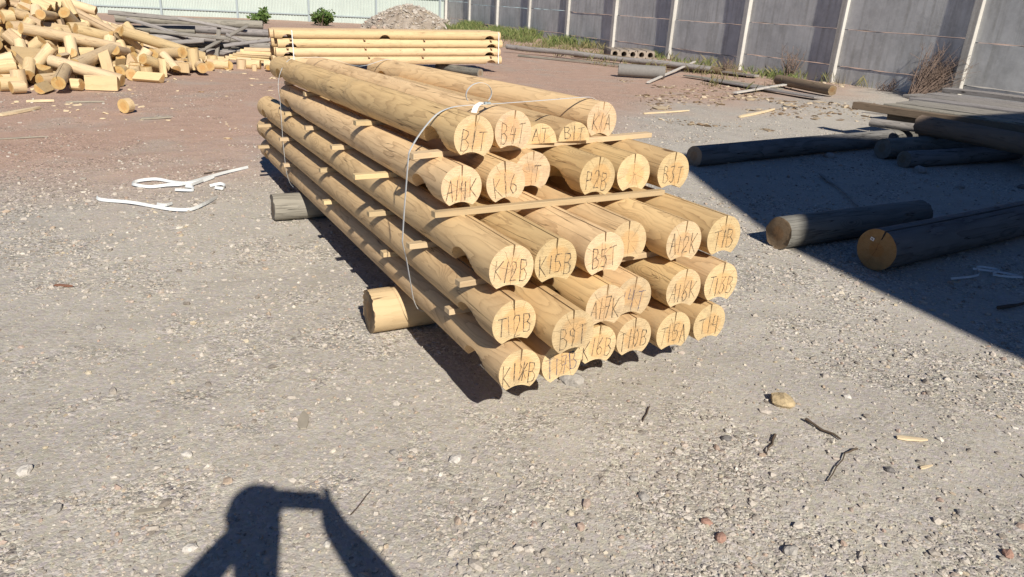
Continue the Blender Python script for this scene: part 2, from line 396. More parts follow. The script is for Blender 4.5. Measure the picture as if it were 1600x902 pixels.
tag(obj('ground', gme), kind='structure')

# loose gravel: real little stones
def ico():
    p = (1 + sqrt(5)) / 2
    v = np.array([(-1, p, 0), (1, p, 0), (-1, -p, 0), (1, -p, 0), (0, -1, p), (0, 1, p), (0, -1, -p), (0, 1, -p), (p, 0, -1), (p, 0, 1), (-p, 0, -1), (-p, 0, 1)], float)
    v /= np.linalg.norm(v[0])
    f = np.array([(0, 11, 5), (0, 5, 1), (0, 1, 7), (0, 7, 10), (0, 10, 11), (1, 5, 9), (5, 11, 4), (11, 10, 2), (10, 7, 6), (7, 1, 8), (3, 9, 4), (3, 4, 2), (3, 2, 6), (3, 6, 8), (3, 8, 9), (4, 9, 5), (2, 4, 11), (6, 2, 10), (8, 6, 7), (9, 8, 1)])
    return v, f
def scatter(name, x, y, rad, mat, flat=(0.45, 0.85), seed=5, sink=0.38, zf=gz):
    rs = np.random.RandomState(seed); n = len(x); v0, f0 = ico()
    vv = v0[None] * rs.uniform(0.60, 1.30, (n, 12, 1))
    sc = np.stack([rad * rs.uniform(.8, 1.5, n), rad * rs.uniform(.7, 1.1, n), rad * rs.uniform(*flat, n)], -1)
    vv = vv * sc[:, None, :]
    tilt = rs.normal(0, .3, n); ct, st = np.cos(tilt)[:, None], np.sin(tilt)[:, None]
    yy = vv[..., 1] * ct - vv[..., 2] * st; zz = vv[..., 1] * st + vv[..., 2] * ct
    a = rs.uniform(0, 2 * pi, n); ca, sa = np.cos(a)[:, None], np.sin(a)[:, None]
    xx = vv[..., 0] * ca - yy * sa; y2 = vv[..., 0] * sa + yy * ca
    base = zf(x, y) + sc[:, 2] * (1 - 2 * sink)
    out = np.stack([xx + x[:, None], y2 + y[:, None], zz + base[:, None]], -1).reshape(-1, 3)
    ff = (f0[None] + (np.arange(n) * 12)[:, None, None]).reshape(-1, 3)
    return np_mesh(name, out, ff, mat, False)
rs = np.random.RandomState(3)
N = 130000
rr = 1.55 * (13.0 / 1.55) ** (rs.rand(N) ** 1.05); aa = rs.uniform(radians(-47), radians(47), N)
px, py = rr * np.sin(aa), rr * np.cos(aa)
dens = stony(px, py)
keep = rs.rand(N) < (0.10 + 0.75 * dens) * np.clip(0.6 - (py - 1.05 * px - 10.0) * 0.35, 0.22, 1.0)
px, py, rr = px[keep], py[keep], rr[keep]
rad = np.exp(rs.normal(math.log(0.0033), 0.58, len(px))) * np.clip(rr / 3.2, 1, 1.8)
rad = np.clip(rad, 0.0015, 0.020)
tag(obj('gravel', scatter('gravel', px, py, rad, M_STONE)), 'loose grey crushed stone strewn over the yard', 'gravel', kind='stuff')

# ------------------------------------------------------------------ large structure: fences and the building behind the camera
fence = empty('concrete_fence', (FP0[0], FP0[1], 0))
tag(fence, 'tall grey concrete panel fence with pale posts along the right side', 'fence')
pm = boxmesh('post', 0.18, 0.23, 3.2, M_POST, 0.008)
rf = random.Random(4)
frot = -FAZ                                       # local y along the fence
def fpos(k, d=0.0, z=0.0):
    p = FP0 + FD * FS * k + FN * d - FP0
    return (p[0], p[1], z)
for k in range(-3, 11):
    o = obj('post', pm, fence, fpos(k, 0.0, 1.45)); o.rotation_euler = (rf.uniform(-.006, .006), rf.uniform(-.006, .006), frot + pi / 2)
def panel_mesh(h):
    """one precast slab, edges a little chipped"""
    bm = bmesh.new(); L = FS - 0.05; n = 10; rows = []
    for y0, y in ((0, -0.035), (1, 0.035)):
        for zz in (0, 1):
            rows.append([bm.verts.new((-L / 2 + L * i / n, y, (h - 0.022) * zz + (rf.uniform(-.012, .010)))) for i in range(n + 1)])
    f00, f01, f10, f11 = rows
    for a, b in ((f00, f01), (f01, f11), (f11, f10), (f10, f00)):
        for i in range(n): bm.faces.new((a[i], a[i + 1], b[i + 1], b[i]))
    bm.faces.new((f00[0], f01[0], f11[0], f10[0])); bm.faces.new((f00[-1], f10[-1], f11[-1], f01[-1]))
    bmesh.ops.recalc_face_normals(bm, faces=bm.faces)
    me = bpy.data.meshes.new('panel'); bm.to_mesh(me); bm.free(); me.materials.append(M_PANEL); return me
pms = [panel_mesh(0.89) for _ in range(4)]
for k in range(-3, 10):
    zo = rf.uniform(-.06, .06)
    for r, z in enumerate((-0.42, 0.47, 1.36, 2.25)):
        o = obj('panel', pms[rf.randrange(4)], fence, fpos(k + .5, rf.uniform(-.028, .012) - 0.025, z + zo)); o.rotation_euler = (rf.uniform(-.008, .008), 0, frot + pi / 2)

# pale green sheet fence behind
C9 = FP0 + FD * FS * 9.05
mdir = np.array([-0.935, -0.355]); mdir /= np.linalg.norm(mdir); mrot = atan2(mdir[1], mdir[0])
mf = empty('sheet_metal_fence', (C9[0], C9[1], 0), mrot); tag(mf, 'pale green corrugated sheet fence across the back of the yard', 'fence')
def corrugated(L, h, per=0.15, dep=0.028):
    vs, fs = [], []; n = int(L / per)
    for i in range(n):
        for fx, dy in ((0, 0), (.38, 0), (.5, dep), (.88, dep)):
            vs += [((i + fx) * per, dy, 0), ((i + fx) * per, dy, h)]
    vs += [(n * per, 0, 0), (n * per, 0, h)]
    for i in range(len(vs) // 2 - 1): fs.append((2 * i, 2 * i + 2, 2 * i + 3, 2 * i + 1))
    me = mesh('sheet', vs, fs, M_SHEET); return me
MS = 3.6
sm = corrugated(MS, 2.9); mpm = boxmesh('post', 0.10, 0.10, 3.0, M_STEEL, 0.006); mrm = boxmesh('rail', 0.05, MS, 0.06, M_STEEL, 0.004, y0=0)
for i in range(10):
    o = obj('sheet', sm, mf, (i * MS, 0.06, -0.15))
    o = obj('post', mpm, mf, (i * MS + 0.35, 0.16, 1.35))
    for z in (0.32, 1.42):
        o = obj('rail', mrm, mf, (i * MS, 0.115, z)); o.rotation_euler = (0, 0, -pi / 2)

# warehouse behind the camera on the right (its shadow falls into the yard)
HB = 8.0
shift = Vector((-sdir.x, -sdir.y)) * (HB / -sdir.z)
A_ = Vector((1.74, 8.78)); K_ = Vector((2.06, 5.40)); B_ = Vector((2.98, 3.95)); C_ = Vector((5.10, 10.45))
qa = A_ + shift; qk = K_ + shift; qb = K_ + (B_ - K_) * 8.0 + shift; qc = A_ + (C_ - A_) * 4.5 + shift; qd = qb + (qc - qa)
wh = empty('warehouse', (qa.x, qa.y, 0)); tag(wh, 'tall warehouse behind the photographer shading the right of the yard', 'building')
def loc2(p): return (p.x - qa.x, p.y - qa.y)
ring = [loc2(p) for p in (qa, qk, qb, qd, qc)]
def prism(name, ring, z0, z1, mat):
    vs = [(x, y, z0) for x, y in ring] + [(x, y, z1) for x, y in ring]; n = len(ring)
    fs = [tuple(range(n)), tuple(range(2 * n - 1, n - 1, -1))] + [(i, n + i, n + (i + 1) % n, (i + 1) % n) for i in range(n)]
    return mesh(name, vs, fs, mat)
obj('wall', prism('wall', ring, -0.2, HB - 0.25, M_WALLB), wh)
obj('roof', prism('roof', ring, HB - 0.247, HB, M_ROOFB), wh)
wo_ = Vector(ring[1]); wdir = (Vector(ring[2]) - wo_).normalized()
wn_ = Vector((wdir.y, -wdir.x)); wn_ = wn_ if wn_.dot(Vector((-1, 0))) > 0 else -wn_
for i in range(4):
    p = wo_ + wdir * (2.2 + i * 4.2) + wn_ * 0.02
    o = obj('window', boxmesh('window', 1.8, 0.06, 1.3, plain('dusty window glass', (0.08, 0.09, 0.10), 0.2) if i == 0 else bpy.data.materials['dusty window glass']), wh, (p.x, p.y, 4.2)); o.rotation_euler = (0, 0, atan2(wdir.y, wdir.x))
p = wo_ + wdir * 8.5 + wn_ * 0.03
o = obj('door', boxmesh('door', 3.2, 0.08, 3.4, M_STEEL, 0.01), wh, (p.x, p.y, 1.5)); o.rotation_euler = (0, 0, atan2(wdir.y, wdir.x))

# ------------------------------------------------------------------ round timber
def log_mesh(name, D, L, mats, seed=0, groove=True, slit=True, notches=(), half=False, seg=40, nd=0.45, steps=0, taper=0.0, wob=0.0, ends_rough=0.0, slit_w=0.004, nr=None):
    """log lying along local y from 0 (front end) to L; local z up. groove underneath, saw kerf on top, round cross notches underneath"""
    rnd = random.Random(seed); R = D / 2
    hw = R * 0.56; zt = -sqrt(R * R - hw * hw); gc = 2 * zt          # groove: circle of the same radius
    gR = R
    prof = []                                                          # (x, z, tag)
    if half:
        for i in range(seg // 2 + 1):
            a = pi * i / (seg // 2); prof.append((R * cos(a), R * sin(a)))
    else:
        a0 = pi / 2 + slit_w / R; a1 = pi / 2 - slit_w / R + 2 * pi
        for i in range(seg + 1):
            a = (a0 + (a1 - a0) * i / seg) if slit else (pi / 2 + 2 * pi * i / (seg + 1))
            x, z = R * cos(a), R * sin(a)
            if groove and z < 0 and abs(x) < hw: z = max(z, gc + sqrt(gR * gR - x * x))
            prof.append((x, z))
        if slit:
            dp = R * rnd.uniform(.38, .55)
            prof += [(slit_w * .5, R - dp), (-slit_w * .5, R - dp)]
    ys = set([0.0, L]); st = L / max(4, int(L / 0.22))
    k = st
    while k < L - 0.02: ys.add(round(k, 4)); k += st
    nr_ = nr or R * 1.24
    for c in notches:
        for i in range(-9, 10):
            y = c + nr_ * 1.0 * sin(pi / 2 * i / 9.0)
            if 0 < y < L: ys.add(round(y, 5))
        for e in (-.002, .002):
            for sgn in (-1, 1):
                y = c + sgn * nr_ + e
                if 0 < y < L: ys.add(round(y, 5))
    stepy = sorted(rnd.uniform(.25 * L, .95 * L) for _ in range(steps))
    for y in stepy: ys.add(round(y, 4)); ys.add(round(y + .012, 4))
    ys = sorted(ys); n = len(prof); vs = []
    for y in ys:
        m = 1.0 - taper * y / L
        for s_ in stepy:
            if y > s_ + .006: m *= 0.978 if rnd.random() < 2 else 1
        dx = wob * sin(y * 1.3 + seed); dz = wob * .6 * sin(y * 1.9 + seed * 2)
        cl = -9
        for c in notches:
            if abs(y - c) <= nr_ - 1e-6: cl = max(cl, -R * 1.04 + sqrt(nr_ * nr_ - (y - c) ** 2) * (nd * 2))
        for (x, z) in prof:
            z2 = max(z * m, cl) if cl > -9 else z * m
            e = rnd.uniform(-ends_rough, ends_rough) if (y in (0.0, L) and ends_rough) else 0
            vs.append((x * m + dx, y + e, z2 + dz))
    fs, fm = [], []
    for j in range(len(ys) - 1):
        for i in range(n):
            i2 = (i + 1) % n
            fs.append((j * n + i, j * n + i2, (j + 1) * n + i2, (j + 1) * n + i)); fm.append(0)
    fs.append(tuple(range(n))[::-1]); fm.append(1)
    b = (len(ys) - 1) * n; fs.append(tuple(range(b, b + n))); fm.append(1)
    me = mesh(name, vs, fs, mats, fm, True, 35)
    bm = bmesh.new(); bm.from_mesh(me); bmesh.ops.recalc_face_normals(bm, faces=bm.faces); bmesh.ops.triangulate(bm, faces=[f for f in bm.faces if len(f.verts) > 4]); bm.to_mesh(me); bm.free()
    return me

# hand lettering -------------------------------------------------------
GL = {'K': [[(0, 1), (0.02, 0)], [(.55, .95), (.05, .45), (.6, 0)]], 'A': [[(0, 0), (.3, 1), (.6, 0)], [(.1, .38), (.5, .4)]],
 'B': [[(0, 0), (0, 1), (.4, .95), (.48, .75), (.3, .56), (.03, .52)], [(.3, .54), (.56, .35), (.5, .1), (.3, .0), (0, .02)]],
 'T': [[(0, .95), (.62, 1)], [(.32, .97), (.28, 0)]], 'P': [[(0, 0), (0.03, 1), (.45, .95), (.52, .72), (.4, .55), (.03, .5)]],
 '1': [[(.12, 1), (.1, 0)]], '2': [[(0, .8), (.15, 1), (.42, .95), (.48, .7), (.3, .4), (0, .02), (.52, .05)]],
 '3': [[(0, .95), (.45, 1), (.2, .6), (.48, .4), (.42, .08), (.15, 0), (0, .1)]], '4': [[(.1, 1), (0, .5), (.5, .5)], [(.42, .95), (.38, 0)]],
 '5': [[(.5, 1), (.08, .97), (.04, .58), (.35, .62), (.5, .35), (.35, .03), (0, .05)]], '6': [[(.42, 1), (.1, .6), (.02, .25), (.2, 0), (.45, .1), (.48, .35), (.25, .5), (.06, .35)]],
 '7': [[(0, .95), (.5, 1), (.2, 0)], [(.1, .5), (.45, .52)]], '9': [[(.45, .75), (.25, .95), (.03, .8), (.08, .55), (.35, .52), (.47, .8), (.42, .3), (.2, 0)]],
 '0': [[(.25, 1), (.02, .7), (.05, .2), (.25, 0), (.46, .25), (.45, .75), (.25, 1)]], '/': [[(.3, 1), (.0, 0)]],
 '#': [[(0, .1), (.6, .9)], [(0, .9), (.6, .15)], [(.3, 1), (.3, 0)], [(0, .5), (.6, .5)]], ' ': []}
def lettering(text, size, seed, zc=-0.01, w=0.0030, mat=None, width=None):
    rnd = random.Random(seed); vs, fs = [], []
    adv = {'1': .30, '/': .42, ' ': .3}
    tot = sum(adv.get(c, .62) + .2 for c in text) - .2
    if width: sx = width / tot
    else: sx = size * 0.8
    x0 = -tot * sx / 2
    for ch in text:
        jz = rnd.uniform(-.10, .10) * size; sc = rnd.uniform(.88, 1.12); sk = rnd.uniform(-.08, .08)
        for st in GL[ch]:
            pts = [Vector((x0 + (p[0] + sk * p[1] + rnd.uniform(-.03, .03)) * sx, (p[1] - .5 + rnd.uniform(-.03, .03)) * size * sc + jz + zc)) for p in st]
            for k in range(len(pts) - 1):
                d = pts[k + 1] - pts[k]
                if d.length < 1e-6: continue
                d.normalize(); nn = Vector((-d.y, d.x)) * w / 2 * rnd.uniform(.6, 1.5); e = d * w * .35
                b = len(vs); a, c = pts[k] - e, pts[k + 1] + e
                for q in (a - nn, c - nn, c + nn, a + nn): vs.append((q.x, -0.0012 - 0.0001 * (k % 3), q.y))
                fs.append((b, b + 1, b + 2, b + 3))
        x0 += (adv.get(ch, .62) + .2) * sx
    return mesh('lettering', vs, fs, mat or M_MARK)

# ------------------------------------------------------------------ the strapped stack of grooved logs
SAZ, STILT = radians(-29.2), radians(-0.9)
LAT = Vector((cos(SAZ), -sin(SAZ), 0)); AX = Vector((sin(SAZ) * cos(STILT), cos(SAZ) * cos(STILT), sin(STILT))); NRM = LAT.cross(AX)
def spos(u, s, z):                                   # z is given at s = 2.2
    h = Vector((sin(SAZ), cos(SAZ), 0))
    p = LAT * u + h * (s * cos(STILT)); p.z = z + (s - 2.2) * sin(STILT); return p
ZR = {r: 0.325 + 0.1975 * k for k, r in enumerate('edcba')}
ROWN = {'a': 'top', 'b': 'second', 'c': 'third', 'd': 'fourth', 'e': 'bottom'}
# row, place, u, s, dz, diameter, back end s, yaw deg, text, description
LOGS = [
 ('a', 1, 1.318, 2.755, 0, .186, 6.15, -1.6, 'B1T', 'top row left log with B1T on its end, under the strap'),
 ('a', 2, 1.560, 2.860, 0, .186, 6.10, -1.2, 'B4T', 'top row log with B4T on its end, second from left'),
 ('a', 3, 1.775, 2.985, 0, .190, 5.60, -1.5, 'AT', 'pale half-round log marked AT on the top row, flat side down'),
 ('a', 4, 1.985, 3.010, 0, .186, 5.40, -2.0, 'B1T', 'pale half-round log marked B1T on the top row beside K1A'),
 ('a', 5, 2.190, 3.080, 0, .190, 6.05, -3.9, 'K/A', 'top row right log with K and A on its end, set apart'),
 ('b', 1, 1.245, 2.707, 0, .186, 5.97, 0, 'A14K', 'second row left log with faint lettering, next to the white strap'),
 ('b', 2, 1.465, 2.728, 0, .190, 5.95, 0, 'K16', 'second row log marked K16 overlapping the rough-ended log'),
 ('b', 3, 1.692, 2.897, 0, .192, 5.96, 0, 'AT', 'second row rough-ended log set back behind its neighbours'),
 ('b', 4, 1.925, 2.699, 0, .194, 5.99, 0, 'P2B', 'second row log marked P2B with a knot on its side'),
 ('b', 5, 2.148, 2.721, 0, .192, 5.92, 0, '', 'second row log with a pale cracked end and no lettering'),
 ('b', 6, 2.374, 2.702, 0, .194, 5.95, 0, 'B3T', 'second row right log with B3T on its end'),
 ('c', 1, 1.232, 2.215, 0, .188, 6.85, 0, 'K12B', 'third row left log with K12B on its end and wavy grain'),
 ('c', 2, 1.431, 2.227, 0, .190, 6.80, 0, 'K15B', 'third row log with K15B on its end'),
 ('c', 3, 1.663, 2.232, 0, .192, 6.84, 0, 'B5T', 'third row log with B5T on its end'),
 ('c', 4, 1.858, 2.337, 0, .190, 6.86, 0, '', 'third row unlettered log half hidden behind B5T'),
 ('c', 5, 2.091, 2.252, 0, .192, 6.80, 0, 'A12K', 'third row log with A12K on its end'),
 ('c', 6, 2.325, 2.257, 0, .194, 6.83, 0, 'T1B', 'third row right log with T1B on its end'),
 ('d', 1, 1.226, 2.161, 0, .186, 6.93, 0, 'T12B', 'fourth row left log with T12B on its pale end'),
 ('d', 2, 1.416, 2.045, -.026, .186, 6.80, 0, 'B9T', 'fourth row log with B9T on its end, sitting lower'),
 ('d', 3, 1.645, 2.166, 0, .190, 6.90, 0, 'A17K', 'fourth row log with A17K on its end'),
 ('d', 4, 1.838, 2.235, -.016, .188, 6.92, 0, '14T', 'fourth row greyish log marked 14T, tucked behind A17K'),
 ('d', 5, 2.078, 2.198, 0, .190, 6.88, 0, 'A16K', 'fourth row log with A16K on its end'),
 ('d', 6, 2.293, 2.198, 0, .194, 6.91, 0, 'T13B', 'fourth row right log with T13B on its end'),
 ('e', 1, 1.250, 2.139, 0, .182, 6.99, 0, 'K1#B', 'bottom row left log with scribbled K1 lettering'),
 ('e', 2, 1.437, 2.136, 0, .182, 6.95, 0, 'T17B', 'bottom row log with smudged T17B on its end'),
 ('e', 3, 1.660, 2.208, 0, .184, 6.98, 0, 'K16B', 'bottom row log with K16B on its end'),
 ('e', 4, 1.853, 2.217, 0, .184, 6.94, 0, 'T10B', 'bottom row log with T10B on its end'),
 ('e', 5, 2.056, 2.198, 0, .190, 6.97, 0, 'T15A', 'bottom row log with T15A on its end'),
 ('e', 6, 2.274, 2.208, 0, .188, 6.95, 0, 'T14', 'bottom row right log with T14 on its end'),
]
for i, (row, pl, u, s, dz, D, sb, yaw, text, label) in enumerate(LOGS):
    L = sb - s; rn = random.Random(100 + i)
    half = row == 'a' and pl in (3, 4)
    nt = () if half else (0.245 + rn.uniform(-.015, .02), L - 0.27) if not (row == 'a' and pl == 5) else (L - 0.3,)
    me = log_mesh('log', D, L, [M_PINE, M_PINE_END], seed=i, notches=nt, half=half, steps=rn.choice((2, 3)) if pl == 1 and row in 'ab' else rn.choice((0, 0, 1)), ends_rough=0.004 if (row, pl) == ('b', 3) else 0)
    o = obj('grooved_log' if not half else 'half_round_log', me)
    p = spos(u, s, ZR[row] + dz - (0.083 if half else 0))
    m = frame_matrix(p, AX, NRM, rn.uniform(-.10, .10) if not half else 0)
    o.matrix_world = Matrix.Translation(p) @ Matrix.Rotation(radians(-yaw), 4, 'Z') @ Matrix.Translation(-p) @ m
    tag(o, label, 'log', 'grooved logs of the strapped stack')
    if text:
        lm = lettering(text, 0.062 if half else 0.082, i * 7 + 1, zc=0.035 if half else -0.008, width=(0.029 * len(text) + .026), mat=M_MARKBLUE if text in ('T17B', '14T') else M_MARK)
        obj('lettering', lm, o)

# ------------------------------------------------------------------ spacer battens, bearers and straps of the stack
ORD = ['first', 'second', 'third', 'fourth', 'fifth', 'sixth', 'seventh']
BAT = {('a', 'top and second'): [(1.095, 2.905, 2.56, 3.149), (1.13, 3.842, 2.35, 3.86), (1.172, 5.168, 2.2, 5.2), (1.195, 5.90, 2.2, 5.88)],
       ('b', 'second and third'): [(1.104, 2.672, 2.31, 2.692), (1.0, 3.438, 2.45, 3.46), (1.10, 4.233, 2.45, 4.25), (1.12, 4.962, 2.4, 4.95), (1.13, 5.645, 2.45, 5.6)],
       ('c', 'third and fourth'): [(1.086, 2.376, 2.40, 2.43), (1.072, 2.882, 2.4, 2.9), (1.070, 3.448, 2.45, 3.45), (1.10, 4.531, 2.4, 4.55), (1.09, 5.697, 2.4, 5.7), (1.051, 6.379, 2.4, 6.4)],
       ('d', 'fourth and bottom'): [(1.128, 2.569, 2.38, 2.59), (1.116, 3.375, 2.4, 3.38), (1.103, 4.495, 2.4, 4.5), (1.106, 5.701, 2.4, 5.7), (1.06, 6.5, 2.4, 6.5)]}
for (row, between), lst in BAT.items():
    for i, (u0, s0, u1, s1) in enumerate(lst):
        rn = random.Random(hash_ := (ord(row) * 31 + i))
        th = 0.025; zc = ZR[row] - 0.0935
        a = spos(u0, s0, zc); b = spos(u1, s1, zc)
        me = boxmesh('batten', rn.choice((.042, .05, .046)), (b - a).length, th, M_BATTEN, 0.0015, 0.0012, rn, y0=0, nseg=5)
        o = obj('spacer_batten', me); o.matrix_world = frame_matrix(a, b - a, NRM, rn.uniform(-.05, .05))
        tag(o, 'batten between %s rows of the near stack, %s from the lettered ends' % (between, ORD[i]), 'batten', 'spacer battens in the strapped stack')

def round_log(name, a, b, D, mats, label, cat='log', group=None, seed=0, rough=0.004, taper=0.03, wob=0.004, seg=28, roll=0.0, split=0.0):
    a, b = Vector(a), Vector(b); L = (b - a).length
    me = log_mesh('log', D, L, mats, seed=seed, groove=False, slit=split > 0, slit_w=split or .004, seg=seg, taper=taper, wob=wob, ends_rough=rough)
    o = obj(name, me); o.matrix_world = frame_matrix(a, b - a, (0, 0, 1), roll)
    tag(o, label, cat, group); return o

a = spos(1.035, 3.36, 0); b = spos(2.6, 3.30, 0)
round_log('bearer_log', (a.x, a.y, .112), (b.x, b.y, .112), 0.228, [M_FRESH, M_OLDLOG_END], 'short thick bearer log with rough dark end under the near part of the stack', 'log', 'bearer logs under the strapped stack', 3, 0.005, seg=44)
a = spos(0.97, 5.50, 0); b = spos(2.6, 5.45, 0)
round_log('bearer_log', (a.x, a.y, .098), (b.x, b.y, .098), 0.20, [M_GRAYWOOD, M_GRAYWOOD_END], 'weathered grey bearer log under the far part of the stack', 'log', 'bearer logs under the strapped stack', 4, 0.006)

def ribbon(name, pts, width, wdirs, mat, thick=0.0012, res=4):
    """flat strap along pts (Catmull-Rom), wdirs: one width direction or a list"""
    pts = [Vector(p) for p in pts]; out = []
    ws = wdirs if isinstance(wdirs, list) else [Vector(wdirs)] * len(pts)
    P = [pts[0]] + pts + [pts[-1]]; W = [ws[0]] + ws + [ws[-1]]
    for i in range(1, len(P) - 2):
        for k in range(res):
            t = k / res; t2, t3 = t * t, t * t * t
            q = 0.5 * ((2 * P[i]) + (-P[i-1] + P[i+1]) * t + (2*P[i-1] - 5*P[i] + 4*P[i+1] - P[i+2]) * t2 + (-P[i-1] + 3*P[i] - 3*P[i+1] + P[i+2]) * t3)
            out.append((q, W[i].lerp(W[i+1], t)))
    out.append((pts[-1], W[-1]))
    vs, fs = [], []
    for k, (q, w) in enumerate(out):
        tn = (out[min(k+1, len(out)-1)][0] - out[max(k-1, 0)][0]).normalized()
        w = (w - tn * w.dot(tn)).normalized(); n = tn.cross(w)
        for sx, sn in ((-1, -1), (1, -1), (1, 1), (-1, 1)): vs.append(q + w * (width / 2 * sx) + n * (thick / 2 * sn))
    for k in range(len(out) - 1):
        for i in range(4): fs.append((4*k+i, 4*k+(i+1) % 4, 4*k+4+(i+1) % 4, 4*k+4+i))
    fs += [(3, 2, 1, 0), tuple(4 * (len(out) - 1) + i for i in range(4))]
    return mesh(name, vs, fs, mat)
# near strap: down the left side, over the top row, tied, down the right side
st = empty('strapping_band', spos(1.15, 3.0, .25)); base = st.location.copy()
tag(st, 'white plastic strap tied round the near part of the stack with a loop and tag', 'strap')
def sp(u, s, z): return spos(u, s, z) - base
left = [sp(1.40, 3.03, .226), sp(1.21, 3.02, .236), sp(1.155, 3.01, .29), sp(1.12, 2.98, .42), sp(1.09, 2.955, .55), sp(1.066, 2.93, .622), sp(1.064, 2.925, .66), sp(1.07, 2.92, .78), sp(1.078, 2.915, .90), sp(1.087, 2.915, 1.005), sp(1.096, 2.915, 1.045), sp(1.15, 2.93, 1.115),
        sp(1.225, 2.945, 1.185), sp(1.30, 2.96, 1.212), sp(1.38, 2.975, 1.218), sp(1.47, 2.985, 1.219), sp(1.80, 3.07, 1.221), sp(2.12, 3.17, 1.2215), sp(2.20, 3.19, 1.213), sp(2.27, 3.19, 1.165), sp(2.30, 3.19, 1.06), sp(2.49, 3.15, .92), sp(2.44, 3.10, .72), sp(2.41, 3.08, .52), sp(2.38, 3.05, .33)]
obj('band', ribbon('band', left, 0.0125, AX.copy(), M_STRAP), st)
c = (1.44, 2.985, 1.221); loop = []
for k in range(13):
    a_ = radians(55 + 250 * k / 12); loop.append(sp(c[0] - .005 + 0.062 * sin(a_) , c[1] + .01 * cos(a_) - .02, c[2] + .046 - 0.05 * cos(a_)))
obj('loop', ribbon('loop', loop, 0.010, AX.copy(), M_STRAP), st)
tg = [sp(1.385, 2.905, 1.196), sp(1.415, 2.945, 1.217), sp(1.46, 2.985, 1.228)]
obj('tag', ribbon('tag', tg, 0.024, LAT.copy() - AX * .6, M_TAG), st)
kn = boxmesh('buckle', 0.02, 0.03, 0.010, M_STEEL, 0.002); o = obj('buckle', kn, st); o.matrix_local = frame_matrix(sp(1.49, 2.99, 1.224), LAT, NRM)
# far strap
st2 = tag(obj('strapping_band', None) if False else empty('strapping_band', spos(1.12, 5.7, .25)), 'thin white strap round the far part of the strapped stack', 'strap')
base = st2.location.copy()
far = [sp(1.40, 5.7, .224), sp(1.2, 5.7, .235), sp(1.135, 5.7, .33), sp(1.118, 5.70, .54), sp(1.115, 5.70, .72), sp(1.118, 5.72, .90), sp(1.115, 5.74, 1.02), sp(1.14, 5.74, 1.12), sp(1.19, 5.745, 1.19), sp(1.26, 5.75, 1.216), sp(1.5, 5.76, 1.219), sp(1.75, 5.77, 1.16), sp(1.98, 5.77, 1.214), sp(2.1, 5.78, 1.15), sp(2.45, 5.75, .9), sp(2.42, 5.7, .5), sp(2.37, 5.7, .3)]
obj('band', ribbon('band', far, 0.013, AX.copy(), M_STRAP), st2)

# ------------------------------------------------------------------ second stack, side on, further back
BL = Vector((-5.21, 15.94, 0.085)); BR = Vector((-0.556, 18.0, 0.20)); BAX = (BR - BL).normalized(); BLEN = (BR - BL).length
BBK = Vector((0, 0, 1)).cross(BAX).normalized(); BUP = BAX.cross(BBK).normalized()
if BBK.y < 0: BBK = -BBK
if BUP.z < 0: BUP = -BUP
COLN = ['front', 'second', 'third', 'back']; RN2 = ['lowest', 'second lowest', 'second highest', 'highest']
BD, BP = 0.197, 0.180
bmesh_cache = [log_mesh('log', BD, BLEN, [M_FRESH, M_OFF_END], seed=200 + k, notches=(0.27, BLEN * .46, BLEN - .27) if k == 1 else (0.27, BLEN - .27), seg=28) for k in range(3)]
for r in range(4):
    for cidx in range(4):
        rn = random.Random(r * 10 + cidx)
        me = bmesh_cache[1 if (r == 3 and cidx == 0) else (0 if cidx == 0 else 2)]
        p = BL + BBK * (BD / 2 + cidx * .205) + BUP * (BD / 2 - .005 + r * BP) + BAX * rn.uniform(-.10, .04)
        o = obj('grooved_log', me); o.matrix_world = frame_matrix(p, BAX, BUP, 0)
        tag(o, '%s log in the %s column of the far side-on stack' % (RN2[r], COLN[cidx]), 'log', 'logs of the far stack')
bt = boxmesh('batten', .045, .86, .016, M_BATTEN, .001)
for r in range(1, 4):
    for k, f in enumerate((.04, .37, .63, .96)):
        p = BL + BAX * (BLEN * f + random.Random(r * 5 + k).uniform(-.1, .1)) + BBK * .38 + BUP * (r * BP - .001)
        o = obj('spacer_batten', bt); o.matrix_world = frame_matrix(p, BBK, BUP)
        tag(o, 'small batten in the far stack on the %s row, %s from the left' % (RN2[r - 1], ORD[k]), 'batten', 'spacer battens in the far stack')
for k, (f, lab) in enumerate(((.12, 'dark bearer log under the left end of the far stack'), (.80, 'grey bearer log sticking out under the right end of the far stack'))):
    p = BL + BAX * (BLEN * f); q = p - BBK * (0.10 if k == 0 else .62); e = p + BBK * .9
    zc = p.z - .09
    if k: q = Vector((-0.98, 16.95, 0)); e = Vector((-2.05, 17.9, 0))
    round_log('bearer_log', (q.x, q.y, zc - .012), (e.x, e.y, zc - .012), .19, [M_POLE, M_POLE_END], lab, 'log', 'bearer logs under the far stack', 30 + k)
for k, f in enumerate((.065, .985)):
    p0 = BL + BAX * (BLEN * f); f_ = -0.004
    e = empty('strapping_band', p0); tag(e, 'thin white strap round the %s end of the far stack' % ('left', 'right')[k], 'strap')
    pts = [BBK * .5 - BUP * .006, BBK * .02 - BUP * .006, BBK * f_ + BUP * .09, BBK * f_ + BUP * .36, BBK * f_ + BUP * .62, BBK * .035 + BUP * .715, BBK * .4 + BUP * .722, BBK * .8 + BUP * .70]
    obj('band', ribbon('band', pts, 0.022, BAX.copy(), M_STRAP, res=2), e)

